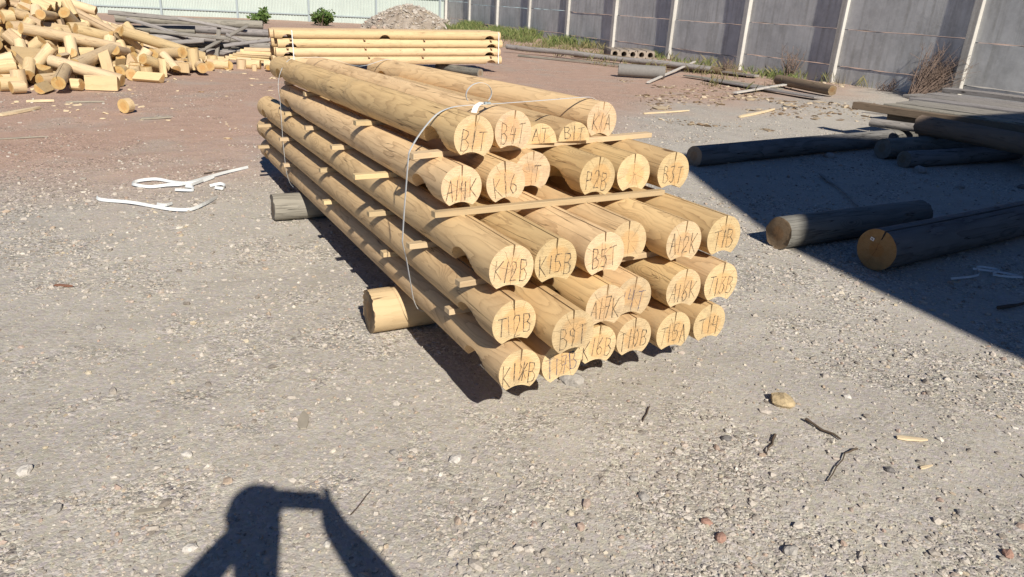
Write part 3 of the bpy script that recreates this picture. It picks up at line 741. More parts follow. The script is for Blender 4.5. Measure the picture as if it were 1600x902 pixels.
# ------------------------------------------------------------------ heap of offcuts on the left
HEAP = """-7,14.48,0.109,-0.09,1,0,0.213,0.558;-8.95,14.24,0.929,0.3,0.8,0.53,0.197,0.235;-9.55,13.95,1.303,0.37,0.57,-0.73,0.207,0.307;-9.34,15.23,1.03,0.47,0.44,-0.77,0.216,0.215;-9.75,13.7,1.321,0.9,0.19,-0.39,0.188,0.422;-8.69,16.79,0.396,-0.41,-0.91,-0.05,0.219,0.482;-7.3,13.45,0.105,-0.65,-0.76,0,0.206,0.296;-9.61,15.16,1.095,0.61,0,-0.79,0.207,0.175;-9.31,15.39,0.883,0.44,-0.88,-0.17,0.172,0.155;-7.46,12.56,0.091,-0.93,-0.38,0,0.178,0.133;-8.37,12.52,0.431,-0.37,0.45,0.81,0.177,0.345;-7.45,11.82,0.101,-0.29,-0.96,-0,0.195,0.582;-11.03,16.22,0.782,0.71,0.68,-0.14,0.19,0.251;-9.23,15.06,0.959,0.98,0.16,0.06,0.173,0.335;-7.4,13.73,0.141,0.33,0.93,-0.19,0.172,0.557;-8.86,14.66,0.84,0.54,0.83,-0.17,0.181,0.535;-6.61,15.72,0.101,0.63,0.78,-0,0.199,0.134;-6.67,14.72,0.108,0.32,0.95,-0,0.213,0.219;-9.58,14.82,1.301,0.44,-0.89,0.07,0.22,0.858;-7.82,13.53,0.35,-0.46,0.88,-0.13,0.216,0.352;-7.45,12.34,0.108,0.21,0.98,0,0.209,0.171;-6.89,13.95,0.091,-0.28,-0.96,-0,0.178,0.456;-10.24,16.84,0.544,-0.23,0.86,-0.46,0.215,0.23;-7.41,12.96,0.352,0.13,-0.99,-0.09,0.225,1.633;-8.6,13.41,0.635,-0.39,-0.15,0.91,0.21,0.192;-8.26,12.8,0.529,0.79,0.11,0.61,0.21,0.216;-9.33,15.59,0.846,0.92,0.38,0.1,0.197,0.344;-8.84,14.91,0.947,0.92,0.36,0.14,0.177,0.28;-8.91,15.42,0.871,-0.56,0.23,0.79,0.173,0.567;-7.64,12.43,0.168,-0.8,0.18,0.57,0.223,0.177;-7.06,14.06,0.106,-0.99,0.14,0,0.208,0.171;-7.12,13.19,0.112,-0.23,0.97,-0,0.218,0.281;-7.81,15.84,0.246,0.52,0.82,-0.25,0.213,1.105;-7.21,15.12,0.455,-0.64,-0.7,0.31,0.214,1.621;-8.62,15.2,0.616,-0.02,0.82,0.57,0.194,0.236;-7.56,15.8,0.096,0.85,-0.52,0,0.187,0.266;-8.73,14.24,0.878,0.48,-0.27,-0.83,0.199,0.161;-8.36,16.29,0.243,0.78,0.27,-0.57,0.191,0.253;-11.25,16.03,0.836,-0.84,-0.44,0.31,0.211,0.286;-9.64,14.25,1.282,-0.52,0.46,-0.72,0.218,0.131;-7.2,14.85,0.092,0.85,0.52,-0,0.18,0.194;-8.34,15.28,0.623,0.7,0.11,-0.7,0.216,0.306;-10.29,16.09,0.82,0.43,-0.89,-0.13,0.201,0.234;-8.96,15.24,0.898,-0.71,0.24,0.66,0.194,0.261;-7.1,14.87,0.299,0.84,-0.52,0.12,0.219,1.179;-8.26,13.03,0.496,-0.76,0.46,0.46,0.205,0.257;-6.73,15.41,0.099,0.62,0.79,0,0.195,0.211;-7.72,15.32,0.149,-0.35,0.9,0.28,0.184,0.139;-8.44,13.94,0.756,-0.18,-0.07,0.98,0.187,0.314;-9.03,13.28,0.916,0.45,0.89,0.05,0.223,0.191;-9.2,13.07,0.851,-0.71,-0.67,-0.22,0.177,0.303;-6.85,15.2,0.105,0.45,-0.89,-0,0.207,0.202;-9.48,15.96,0.741,-0.16,-0.53,0.83,0.194,0.306;-12.27,17.06,0.185,0.46,-0.16,0.87,0.209,0.185;-9.06,12.48,0.695,-0.45,-0.84,0.29,0.201,0.195;-8.28,12.07,0.198,0.13,0.84,-0.52,0.177,0.281;-9.99,16.07,0.878,-0.81,0.54,0.25,0.177,0.412;-9.84,14.71,1.34,0.39,-0.35,-0.85,0.208,0.182;-7.83,13.14,0.383,0.87,0.5,0.01,0.21,0.525;-8.95,15.04,0.861,0.81,-0.23,-0.54,0.172,0.195;-7.93,12.89,0.244,0.83,-0.23,0.51,0.217,0.258;-8.84,13.91,0.84,0.64,-0.66,-0.4,0.211,0.362;-8.16,14.79,0.481,0.91,0.37,-0.19,0.209,0.299;-9.23,14.69,1.076,0.9,-0.15,-0.41,0.173,0.205;-11.65,16.43,0.612,-0.02,0.61,-0.79,0.183,0.181;-7.99,14.47,0.368,-0.68,-0.51,0.53,0.178,0.486;-11.05,16.55,0.684,0.66,0.29,-0.7,0.203,0.227;-8.15,15.29,0.466,0.7,0.11,-0.7,0.19,0.165;-6.55,11.52,0.114,0.99,0.13,-0,0.224,0.487;-9.15,14.25,0.992,-0.02,-0.99,0.16,0.221,0.265;-9.29,13.33,1.071,-0.05,-0.94,-0.35,0.213,0.451;-8.26,16.48,0.326,-0.95,-0.15,0.27,0.223,1.358;-9.91,15.63,0.973,-0.81,-0.18,0.56,0.186,0.25;-8.68,13.22,0.755,-0.4,-0.51,-0.76,0.176,0.311;-8.47,15.41,0.506,-0.74,-0.27,0.62,0.182,0.25;-7.67,15.63,0.108,-0.85,0.52,-0,0.209,0.219;-8.4,13.65,0.762,-0.5,-0.85,0.15,0.177,0.437;-8.2,13.7,0.527,-0.82,0.41,-0.41,0.216,0.252;-9.99,14.33,1.46,-0.78,0.52,-0.36,0.18,0.302;-7.06,15.07,0.111,0.55,-0.83,-0,0.218,0.258;-7.59,12.17,0.122,-0,0,-1,0.185,0.235;-10.32,15.32,1.286,-0,-0.89,-0.46,0.214,0.313;-7.06,12.05,0.228,-0.97,-0.04,0.23,0.196,1.131;-7.09,15.61,0.1,0.96,0.27,0,0.195,0.456;-7.6,10.93,0.107,-0.68,-0.74,0,0.21,0.246;-9.96,14.56,1.446,0.89,-0.38,-0.26,0.202,0.337;-9.74,15.86,0.844,0.41,0.54,-0.73,0.219,0.188;-10.95,16.08,0.898,0.32,0.86,0.41,0.18,0.243;-7.99,15.93,0.273,0.71,-0.64,-0.3,0.212,0.149;-6.92,13.27,0.104,0,-0,1,0.203,0.199;-8.1,15.75,0.343,0.03,0.55,-0.84,0.172,0.158;-9.45,13.81,1.221,-0.89,-0.46,0.1,0.178,0.167;-8.42,16.61,0.168,0.92,-0.24,-0.3,0.176,0.531;-7.96,16.73,0.098,-0.99,-0.11,0,0.193,0.323;-8.03,12.72,0.424,-0.46,0.86,-0.23,0.218,0.339;-8.35,14.61,0.573,-0.3,0.94,0.13,0.178,0.531;-9.06,14.54,1.163,-0.99,-0.06,0.08,0.178,0.532;-6.69,14.5,0.112,-0.37,-0.93,0,0.221,0.203;-10.38,15.67,1.023,-0.7,0.66,0.28,0.185,0.144;-10.37,14.75,1.557,-0.06,0.93,0.36,0.181,0.154;-7.41,12.87,0.103,-0.93,0.38,-0,0.203,0.339;-8.73,15.54,0.795,-0.7,0.36,0.61,0.195,0.507;-8,11.41,0.289,-0.73,-0.68,-0.07,0.215,0.372;-8.78,15.02,0.73,0.79,0.07,0.61,0.195,0.148;-10.83,16,1.034,-0.65,-0.75,0.1,0.212,0.379;-9.12,16.24,0.493,-0.03,-0.69,0.72,0.188,0.181;-8.83,12.53,0.555,0.67,-0.68,-0.29,0.214,0.26;-8.56,13.74,0.691,0.29,-0.7,-0.66,0.192,0.266;-7.88,16.37,0.103,1,-0.05,0,0.199,0.234;-8.52,14.31,0.87,-0.1,0.86,-0.49,0.207,0.533;-8.54,14.66,0.7,-0.28,-0.55,-0.79,0.212,0.292;-9.62,16.74,0.448,-0.52,-0.85,0.08,0.211,0.249;-10.55,15.47,1.144,-0.99,-0.14,-0.01,0.193,0.492;-7.83,12.64,0.186,0.59,-0.33,-0.74,0.17,0.338;-7.82,15.46,0.213,0.3,0.52,-0.8,0.198,0.218;-10.17,15.35,1.159,0.86,0.23,-0.45,0.214,0.172;-7.73,11.37,0.14,0,-0,1,0.207,0.272;-9.43,14.12,1.131,-0.59,-0.79,0.16,0.176,0.15;-9.78,16.96,0.397,-0.1,-0.72,0.69,0.208,0.38;-8.72,13.55,0.804,-0.57,-0.68,0.47,0.214,0.336;-10.65,16.35,0.823,0.79,-0.31,0.53,0.221,0.339;-8.55,15.03,0.716,0.28,0.85,0.44,0.185,0.318;-7.99,13.37,0.608,0.54,0.82,-0.21,0.189,1.65;-7.57,15.86,0.275,-0.51,-0.83,0.22,0.18,0.545;-9.33,15.79,0.955,-0.12,-0.84,0.53,0.188,1.558;-7.61,14.2,0.278,0.53,-0.49,-0.69,0.197,0.243;-8.39,15.08,0.6,0.73,0.11,-0.68,0.181,0.215;-8.05,14.08,0.512,0.5,0.83,-0.26,0.171,0.585;-6.74,14.28,0.193,0.68,-0.62,-0.4,0.183,0.535;-8.39,11.67,0.094,-0.99,0.13,0,0.184,0.256;-8.88,13.28,0.746,-0.41,-0.91,-0.01,0.215,0.227;-8.81,14.44,0.986,0.49,0.48,-0.73,0.183,0.284;-6.45,12.81,0.108,-0.99,0.16,-0,0.211,0.505;-10.75,15.34,1.316,0.99,-0.03,-0.16,0.189,0.495;-7.7,14.46,0.317,-0.43,0.27,0.86,0.204,0.416;-9.62,16.5,0.58,0.85,-0.48,0.22,0.177,0.518;-9.16,14.03,1.074,0.97,-0.06,-0.23,0.182,0.317;-7.88,16.14,0.19,-0.26,-0.71,-0.65,0.222,0.317;-10.72,18.11,0.103,0.74,0.67,0,0.202,0.303;-8.47,12.77,0.457,0.61,-0.29,-0.74,0.211,0.166;-8.36,14.93,0.775,-0.71,-0.49,0.5,0.18,1.078;-8.11,16.2,0.179,0.55,0.47,-0.69,0.192,0.211;-9,14.68,1.004,0.92,0.28,0.26,0.205,0.185;-8.62,16.3,0.606,0.95,0.2,-0.24,0.185,1.019;-7.62,11.9,0.193,0.29,-0.68,0.67,0.219,0.319;-8.09,12.01,0.248,0.09,0.73,-0.67,0.209,0.499;-10.43,17.15,0.355,0.02,-0.1,0.99,0.216,0.198;-10.47,16.46,0.729,-0.76,0.61,0.22,0.201,0.3;-7.65,13.65,0.205,0.57,0.79,0.21,0.188,0.249;-8.59,16.23,0.393,-0.82,-0.23,0.53,0.172,0.293;-6.62,15.06,0.217,0,-0,1,0.223,0.426;-7.48,14.03,0.181,0.32,0.87,-0.38,0.198,0.454;-7.2,13.39,0.252,-0.42,0.36,-0.83,0.176,0.152;-9.22,17.63,0.1,-0.98,0.19,0,0.196,0.554;-8.96,15,1.089,0.36,-0.67,-0.65,0.21,0.211;-9.71,14.51,1.352,-0.39,-0.28,-0.88,0.191,0.132;-8.61,15.98,0.401,-0.31,0.64,0.7,0.22,0.21;-7.81,13.28,0.2,-0.94,0.1,0.32,0.207,0.28;-7.76,14.06,0.384,0.12,-0.65,-0.75,0.205,0.533;-7.92,11.48,0.094,0.38,0.93,0,0.183,0.325;-10.01,15.43,1.102,0.18,-0.98,0,0.178,0.134;-9.77,15.54,1.121,-0.65,-0.26,0.71,0.201,0.554;-8.5,11.9,0.231,-0.08,0.85,0.53,0.216,0.3;-7.21,14.56,0.101,-0,0,1,0.19,0.194;-9.02,16.69,0.328,0.77,0.4,-0.49,0.214,0.478;-7.77,14.89,0.489,-0.33,-0.6,0.72,0.208,0.592;-11.35,16.33,0.76,-0.63,0.57,-0.53,0.209,0.338;-8.76,15.14,0.946,-0.68,0.3,0.67,0.18,0.366;-9.02,15.53,0.728,0.74,-0.52,0.43,0.221,0.202;-8.13,11.6,0.343,-0.83,-0.47,-0.29,0.207,0.412;-7.95,11.75,0.187,0.54,0.44,-0.72,0.206,0.168;-7.48,14.6,0.087,-0.13,0.01,-0.99,0.182,0.144;-7.28,13.58,0.428,-0.14,0.98,-0.13,0.178,0.545;-7.86,11.9,0.094,-0.64,0.77,0,0.184,0.297;-8.14,13.44,0.429,0.49,-0.53,0.69,0.196,0.167;-7.46,14.82,0.113,-0.04,1,0,0.222,0.247;-9.77,18.49,0.11,0.39,-0.92,0,0.217,0.899;-7.66,14.64,0.157,0.06,0.47,0.88,0.175,0.186;-7.02,13.52,0.123,0,0,-1,0.206,0.238;-7.91,13.9,0.391,-0.41,0.83,0.37,0.203,0.267;-10.01,16.84,0.495,0.06,-0.32,-0.95,0.22,0.168;-11.59,16.24,0.715,-0.34,0.77,0.54,0.194,0.16;-9.93,16.38,0.721,0.47,-0.88,-0.02,0.171,0.329;-8.86,15.83,0.562,0.63,0.75,0.18,0.179,0.304;-12.95,20.59,0.091,0.36,0.93,0,0.178,0.403;-8.02,13.34,0.335,0.63,-0.33,-0.7,0.219,0.142;-7.41,15.5,0.206,0.02,-0.92,-0.38,0.206,0.564;-8.38,14.22,0.73,0.6,0.8,0.03,0.217,0.299;-8.3,11.8,0.262,0.88,-0.19,0.44,0.208,0.184;-8.02,15.04,0.333,-0.46,-0.15,0.87,0.174,0.252;-8,12.38,0.157,0.87,0.32,-0.37,0.17,0.4;-8.7,15.8,0.46,0.71,-0.63,-0.32,0.173,0.148;-9.07,13.79,0.999,0.59,-0.24,0.77,0.208,0.211;-8.08,11.1,0.102,-0.54,0.84,0,0.199,0.282;-8.1,14.18,0.664,0.54,0.81,-0.24,0.204,0.574;-9.44,14.9,1.047,0.89,-0.41,0.19,0.179,0.178;-8.5,16.86,0.128,-0.12,-0.96,0.24,0.187,0.281;-7.84,12.22,0.148,-0.85,-0.35,-0.4,0.209,0.241;-7.27,16.18,0.114,-1,-0.02,0,0.224,0.321;-8.22,15.85,0.492,-0.74,-0.68,0.03,0.212,0.454;-7.27,14.08,0.251,0.35,0.83,-0.43,0.212,0.158;-10.61,17.48,0.192,0.58,0.67,-0.47,0.184,0.286;-8.29,13.51,0.609,0.53,-0.44,-0.72,0.196,0.28;-8.07,12.53,0.288,0.15,-0.81,0.56,0.189,0.404;-8.46,11.48,0.092,1,0.02,-0,0.18,0.286;-8.24,15.58,0.593,-0.84,-0.36,0.42,0.193,0.505;-12.1,17.5,0.107,-0.78,-0.63,-0,0.21,1.479;-9.69,16.35,0.731,-0.49,0.87,0.04,0.218,0.376;-8.75,12.17,0.413,-0.32,0.23,0.92,0.184,0.151;-10.06,16.25,0.764,0.28,-0.79,-0.55,0.19,0.206;-7.13,12.37,0.099,-1,-0.01,0,0.194,0.281;-8.79,13.73,0.975,-0.4,0.72,0.57,0.182,0.286;-6.56,13.69,0.167,-0,0,-1,0.209,0.325;-9.33,19.5,0.101,0.96,-0.29,0,0.198,0.27;-8.83,13.98,1.09,-0.84,-0.26,0.47,0.22,0.246;-10.42,15.1,1.392,-0.52,0.81,0.28,0.198,0.319;-8.48,15.6,0.495,-0.15,0.98,0.15,0.196,0.149;-9.13,14.88,1.021,0.32,-0.53,-0.78,0.198,0.167;-8.16,11.64,0.107,-0.14,-0.99,-0,0.209,0.525;-6.87,11.4,0.09,1,-0.01,-0,0.175,0.145;-6.5,14.32,0.101,-0,0,-1,0.204,0.194;-8.35,13.3,0.547,-0.56,-0.73,0.39,0.203,0.16;-8.98,13.54,0.947,-0.41,-0.88,0.24,0.2,0.269;-8.92,12.31,0.554,0.55,-0.52,-0.66,0.219,0.298;-7.31,13.08,0.178,0.58,-0.73,0.36,0.189,0.478;-7.26,15.27,0.258,-0.68,-0.19,0.7,0.188,0.303;-8.31,12.24,0.317,-0.91,-0.4,0.11,0.211,0.31;-8.58,13.71,0.952,0.31,-0.95,0.08,0.172,0.85;-9.79,13.83,1.472,0.1,-0.67,0.74,0.18,0.258;-7.08,13.9,0.244,-0.34,-0.53,-0.78,0.202,0.457;-7.19,14.29,0.22,0.76,-0.38,0.54,0.213,0.474;-9.94,14.89,1.285,0.83,0,-0.56,0.191,0.186;-7.61,12.64,0.26,-0.32,0.63,-0.71,0.188,0.537;-9.3,23.05,0.112,-0.98,0.21,-0,0.221,0.147;-8.63,12.69,0.628,-0.64,-0.28,0.72,0.218,0.223;-7.89,15.19,0.385,0.66,-0.72,0.23,0.224,0.244;-11.44,15.89,0.895,-0.46,0.89,-0.01,0.18,0.235;-6.8,13.45,0.092,0,0,1,0.22,0.176;-8.38,16,0.428,0.03,-0.77,-0.63,0.195,0.303;-6.34,14.72,0.103,0.5,-0.87,0,0.202,0.382;-7.55,12.28,0.353,0.03,1,0.06,0.205,0.248;-8.75,14.84,1.129,0.94,0.23,-0.27,0.174,0.809;-10.83,17.51,0.113,-0.98,-0.14,0.16,0.173,0.22;-6.77,13.73,0.227,-0.29,-0.89,0.34,0.202,0.554;-8.25,16.73,0.106,-0.24,-0.97,0,0.208,0.144;-7.63,15.33,0.326,-0.59,-0.78,0.2,0.202,0.298;-9.7,16.08,0.914,0.6,-0.64,0.48,0.195,0.471;-12.22,16.87,0.341,0.7,0.65,-0.3,0.187,0.198;-7.06,15.38,0.11,0.27,-0.96,-0,0.217,0.266;-8.66,12.91,0.62,0.84,0.36,-0.41,0.207,0.234;-7.96,15.47,0.59,0.66,-0.33,-0.68,0.19,0.525;-8.84,14.2,1.109,0.94,0.29,-0.17,0.191,0.271;-7.99,12.19,0.416,0.91,0.42,-0.07,0.217,0.566;-7.77,12.92,0.442,-0.38,0.6,0.7,0.188,0.517;-7.75,12.08,0.392,-0.65,-0.21,-0.73,0.183,0.493;-8.6,15.73,0.624,0.83,0.55,0.14,0.196,0.597;-9.39,18.01,0.102,0.03,-1,0,0.2,0.441;-7.8,12.48,0.295,0.8,-0.18,-0.57,0.204,0.248;-9.62,13.48,1.256,0.52,0.82,0.22,0.192,0.164;-10.05,14.13,1.561,0.52,-0.85,-0.11,0.201,0.398;-7.94,14.6,0.525,0.43,-0.77,0.48,0.223,0.303;-8.22,16.11,0.338,0.27,-0.88,-0.39,0.219,0.201;-7.36,10.76,0.092,-0.57,-0.82,-0,0.179,0.191;-9.13,17.11,0.137,0.89,-0.25,0.38,0.214,0.189;-7.11,12.75,0.263,0.38,-0.46,-0.8,0.2,0.499;-8.69,11.89,0.34,0.15,-0.9,-0.4,0.181,0.331;-10.1,16.64,0.546,0.29,0.43,0.85,0.182,0.176;-9.07,16.42,0.393,-0.95,-0.21,-0.25,0.199,0.162;-7.22,13.69,0.244,0.83,-0.19,0.52,0.191,0.252;-6.8,12.97,0.101,0.19,-0.98,0,0.198,0.161;-7.75,11.68,0.251,-0.36,0.8,0.49,0.181,0.35;-8.62,14.49,1.044,-0.52,0.38,0.77,0.19,0.296;-7.08,11.42,0.205,-0.42,0.9,0.09,0.192,1.081;-7.76,14.76,0.328,0.99,-0.07,-0.11,0.199,0.193;-10.03,15.18,1.215,-0.89,-0.29,0.36,0.218,0.173;-9.23,17.47,0.203,0.94,0.01,0.35,0.187,0.492;-7.1,11.01,0.088,0.24,-0.97,0,0.171,0.438;-9.34,14.28,1.122,0.82,-0.42,0.39,0.175,0.171;-8.89,12.78,0.66,0.1,0.48,-0.87,0.216,0.14;-6.79,16.39,0.098,0,0,1,0.219,0.188;-8.33,11.35,0.259,-0.55,0.81,0.21,0.204,0.393"""
HP = [tuple(float(v) for v in r.split(',')) for r in HEAP.split(';')]
core_v, core_f = [], []
HCX, HCY, HCR, HCH = -10.7, 14.2, 3.25, 1.62
nc = 40; rn = random.Random(8)
for j in range(nc + 1):
    for i in range(nc + 1):
        x = -HCR + 2 * HCR * i / nc; y = -HCR + 2 * HCR * j / nc
        z = HCH * (1 - hypot(x, y) / HCR) + rn.uniform(-.08, .04)
        core_v.append((HCX + x, HCY + y, max(-.1, z)))
for j in range(nc):
    for i in range(nc):
        k = j * (nc + 1) + i; core_f.append((k, k + 1, k + nc + 2, k + nc + 1))
M_SAWDUST = plain('sawdust and bark waste', (0.34, 0.23, 0.12), 0.95, 0.5, 14.0)
tag(obj('sawdust_mound', mesh('mound', core_v, core_f, M_SAWDUST)), 'brown sawdust and bark waste inside the offcut heap', 'sawdust', kind='stuff')
cache = {}
def offcut_mesh(D, L, seed):
    split = seed % 4 == 0 and L < .8
    key = (round(D / .008), round(L / .03) if L < .8 else L, split)
    if key not in cache:
        cache[key] = log_mesh('offcut', key[0] * .008, L if L >= .8 else max(.1, key[1] * .03), [M_OFF, M_OFF_END], seed=seed, half=split, groove=(seed % 3 == 0), slit=(seed % 4 == 0), seg=18, ends_rough=.008, taper=.02)
    return cache[key]
nlong = 0
for i, (x, y, z, ax_, ay_, az_, D, L) in enumerate(HP):
    d = Vector((ax_, ay_, az_)).normalized()
    me = offcut_mesh(D, L, i)
    o = obj('log_offcut', me); p = Vector((x, y, z)) - d * (L / 2)
    o.matrix_world = frame_matrix(p, d, (0, 0, 1) if abs(d.z) < .95 else (1, 0, 0), random.Random(i).uniform(0, 6.28))
    az_p = atan2(x, y); side = 'left part' if az_p < -.62 else 'middle' if az_p < -.53 else 'right part'
    lvl = 'at the foot' if z < .3 else 'halfway up' if z < .85 else 'near the top'
    vd = Vector((x, y, z - CAM_H)).normalized(); fc = abs(d.dot(vd))
    pose = 'standing upright' if abs(d.z) > .8 else 'showing its round end' if fc > .72 else 'lying crosswise' if fc < .38 else 'lying slantwise'
    if L > .8: tag(o, 'long peeled log %s %s, %s of the offcut heap' % (pose, lvl, side), 'log', 'long logs in the offcut heap')
    else: tag(o, '%s pale offcut %s %s, %s of heap' % ('stubby' if L < .24 else 'longer', pose, lvl, side), 'offcut', 'short offcuts in the heap')
# single offcuts along the foot of the heap
ROWO = [(-7.0, 16.0, 'v', .30, 'tall upright offcut standing at the start of the ground row'), (-6.78, 16.05, 's', .20, 'short upright-looking offcut lying in the ground row behind'), (-6.52, 16.15, 's', .34, 'pale offcut lying sideways in the ground row, lit white on top'),
        (-6.25, 16.6, 'v', .20, 'small brown offcut between two larger ones in the ground row'), (-6.05, 16.75, 's', .34, 'pale thick offcut near the right end of the ground row'), (-5.72, 16.95, 's', .26, 'shaded offcut at the right end of the ground row, near the far stack'),
        (-6.9, 16.7, 's', .5, 'long offcut lying behind the ground row')]
ROWO += [(-6.72, 15.35, 's', .30, 'fat offcut lying crosswise between the heap foot and the ground row'), (-6.98, 15.55, 'v', .22, 'upright offcut behind the fat crosswise one at the heap foot'), (-6.55, 15.72, 'f', .22, 'offcut with its round end out in front of the ground row'), (-6.35, 16.22, 'f', .18, 'small disc-like offcut in front of the ground row'),
         (-6.62, 16.5, 's', .28, 'offcut lying behind the white-topped one in the ground row'), (-5.9, 16.42, 'v', .14, 'low upright offcut in front of the right half of the ground row'), (-6.3, 16.95, 's', .30, 'offcut behind the small brown one in the ground row'), (-5.6, 16.55, 'f', .15, 'thin round slice lying apart before the ground row end')]
for i, (x, y, k, L, lab) in enumerate(ROWO):
    me = log_mesh('offcut', .20 if L > .15 else .11, L, [M_OFF, M_OFF_END], seed=500 + i, groove=False, slit=False, seg=22, ends_rough=.003)
    o = obj('log_offcut', me); zz = gz1(x, y)
    if k == 'v': o.matrix_world = frame_matrix((x, y, zz - .005), (0.03, .02, 1), (0, 1, 0), i)
    elif k == 'f': o.matrix_world = frame_matrix((x, y - .1, zz + .095), (-.45, .9, 0), (0, 0, 1), i)
    else: o.matrix_world = frame_matrix((x - L / 2, y - .03, zz + .095), (1, .2 + .1 * sin(i * 3), 0), (0, 0, 1), i)
    tag(o, lab, 'offcut', 'offcuts in the row on the ground')
# the lone disc in the yard
o = obj('log_offcut', log_mesh('offcut', .185, .10, [M_OFF, M_FRESH_END], seed=620, groove=False, slit=False, seg=26, ends_rough=.003))
o.matrix_world = frame_matrix((-5.20, 9.58, .094), (.28, .96, .05), (0, 0, 1), .5)
tag(o, 'lone round log slice standing on edge in the open yard', 'offcut')

# ------------------------------------------------------------------ pile of weathered timber at the back left
rn = random.Random(21)
GP = [((-9.9, 17.6), (-6.4, 18.6), .10, .19), ((-9.6, 17.95), (-6.2, 18.95), .09, .17), ((-9.4, 18.3), (-6.3, 19.2), .10, .18), ((-9.9, 17.8), (-6.3, 18.75), .26, .18), ((-9.7, 18.1), (-6.0, 19.0), .25, .17),
      ((-9.5, 17.75), (-7.1, 18.25), .40, .15), ((-9.8, 18.05), (-6.4, 18.95), .42, .18), ((-9.3, 18.3), (-6.6, 19.0), .40, .17), ((-9.7, 18.0), (-8.0, 18.45), .56, .17), ((-9.2, 18.3), (-6.15, 18.95), .56, .20), ((-9.75, 18.2), (-6.5, 18.9), .73, .22), ((-9.0, 17.5), (-6.9, 18.05), .12, .16)]
GLAB = ['lowest front weathered log of the grey timber pile', 'weathered log in the middle of the lowest layer of the grey pile', 'weathered log at the back of the lowest layer of the grey pile', 'weathered log on the second layer front of the grey pile', 'weathered log on the second layer back of the grey pile', 'thin short grey log on the front of the grey pile', 'weathered log on the third layer middle of the grey pile', 'weathered log on the third layer back of the grey pile', 'short grey log stub near the top left of the grey pile', 'thick grey log second from the top of the grey pile', 'thick grey log on the very top of the grey timber pile', 'grey pole lying loose before the grey timber pile']
for i, (a, b, z, D) in enumerate(GP):
    z0 = z + gz1(*a) * .5
    round_log('weathered_log', (a[0], a[1], z0 + rn.uniform(-.02, .02)), (b[0], b[1], z0 + rn.uniform(-.04, .02)), D, [M_GRAYWOOD, M_GRAYWOOD_END], GLAB[i], 'log', 'logs of the grey timber pile', 60 + i, .01, .12, .02, 20)
GB = [((-9.25, 17.7, .78), (-7.75, 18.0, .38), .10, 'grey board slanting down across the upper left of the grey pile'), ((-7.25, 17.75, .02), (-7.2, 17.95, .72), .09, 'grey upright stake standing before the grey timber pile'), ((-7.6, 17.55, .12), (-6.55, 18.0, .75), .09, 'long grey board leaning up to the right over the grey pile'),
      ((-8.2, 17.5, .10), (-7.85, 17.7, .42), .07, 'short grey stick propped on the middle of the grey pile'), ((-7.0, 17.8, .55), (-6.6, 17.95, .38), .08, 'short grey offcut plank on the right of the grey pile'), ((-9.3, 17.3, .30), (-8.5, 17.45, .10), .09, 'grey slat sliding off the left of the grey pile'),
      ((-9.6, 17.6, .90), (-7.9, 18.2, .80), .12, 'thin grey board lying loose on the left top of the pile'), ((-8.6, 17.45, .55), (-6.9, 17.8, .45), .10, 'grey board stuck lengthwise in the middle of the grey pile'), ((-8.9, 17.35, .25), (-7.4, 17.5, .40), .12, 'broad grey board slipping out low in the grey pile'),
      ((-7.0, 17.6, .30), (-5.95, 18.2, .48), .10, 'grey board end poking out right of the crossed boards'), ((-8.0, 17.6, .85), (-6.6, 18.1, .62), .08, 'narrow grey slat sloping over the right top of the pile')]
for i, (a, b, w, lab) in enumerate(GB):
    a, b = Vector(a), Vector(b); me = boxmesh('board', w, (b - a).length, .03, M_GRAYWOOD, .003, .003, rn, y0=0, nseg=4)
    o = obj('grey_board', me); o.matrix_world = frame_matrix(a, b - a, (.2, -.6, 1), rn.uniform(-.3, .3)); tag(o, lab, 'board', 'boards on the grey timber pile')
rn = random.Random(5)
for i in range(6):
    a = Vector((-6.75 + .07 * i, 17.0 + .05 * i, .10 + .035 * i)); b = a + Vector((.95, .30 - .03 * i, -.08 + .02 * i)); me = boxmesh('slab', .11, (b - a).length, .028, M_OFF, .002, .004, rn, y0=0, nseg=3)
    o = obj('edging_slab', me); o.matrix_world = frame_matrix(a, b - a, (0, -.5, 1), rn.uniform(-.3, .3))
    tag(o, 'fresh orange edging slab, %s from the bottom of the small bundle by the far stack' % ORD[i], 'slab', 'edging slabs beside the far stack')

# ------------------------------------------------------------------ logs and boards on the right
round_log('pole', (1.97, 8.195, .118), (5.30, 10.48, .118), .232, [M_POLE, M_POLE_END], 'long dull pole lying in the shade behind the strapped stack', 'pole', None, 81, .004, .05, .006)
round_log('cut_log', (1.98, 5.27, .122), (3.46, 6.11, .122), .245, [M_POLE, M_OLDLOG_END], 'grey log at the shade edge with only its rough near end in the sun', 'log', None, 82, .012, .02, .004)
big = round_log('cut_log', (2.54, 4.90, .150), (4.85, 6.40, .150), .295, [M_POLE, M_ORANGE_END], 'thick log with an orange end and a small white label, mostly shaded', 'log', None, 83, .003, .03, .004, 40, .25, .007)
o = obj('label_tag', boxmesh('label_tag', .028, .003, .022, M_TAG)); o.parent = big; o.location = (-.055, -.004, .055)
o2 = obj('label_mark', boxmesh('label_mark', .014, .001, .008, M_MARK)); o2.parent = o; o2.location = (0, -.0022, 0)
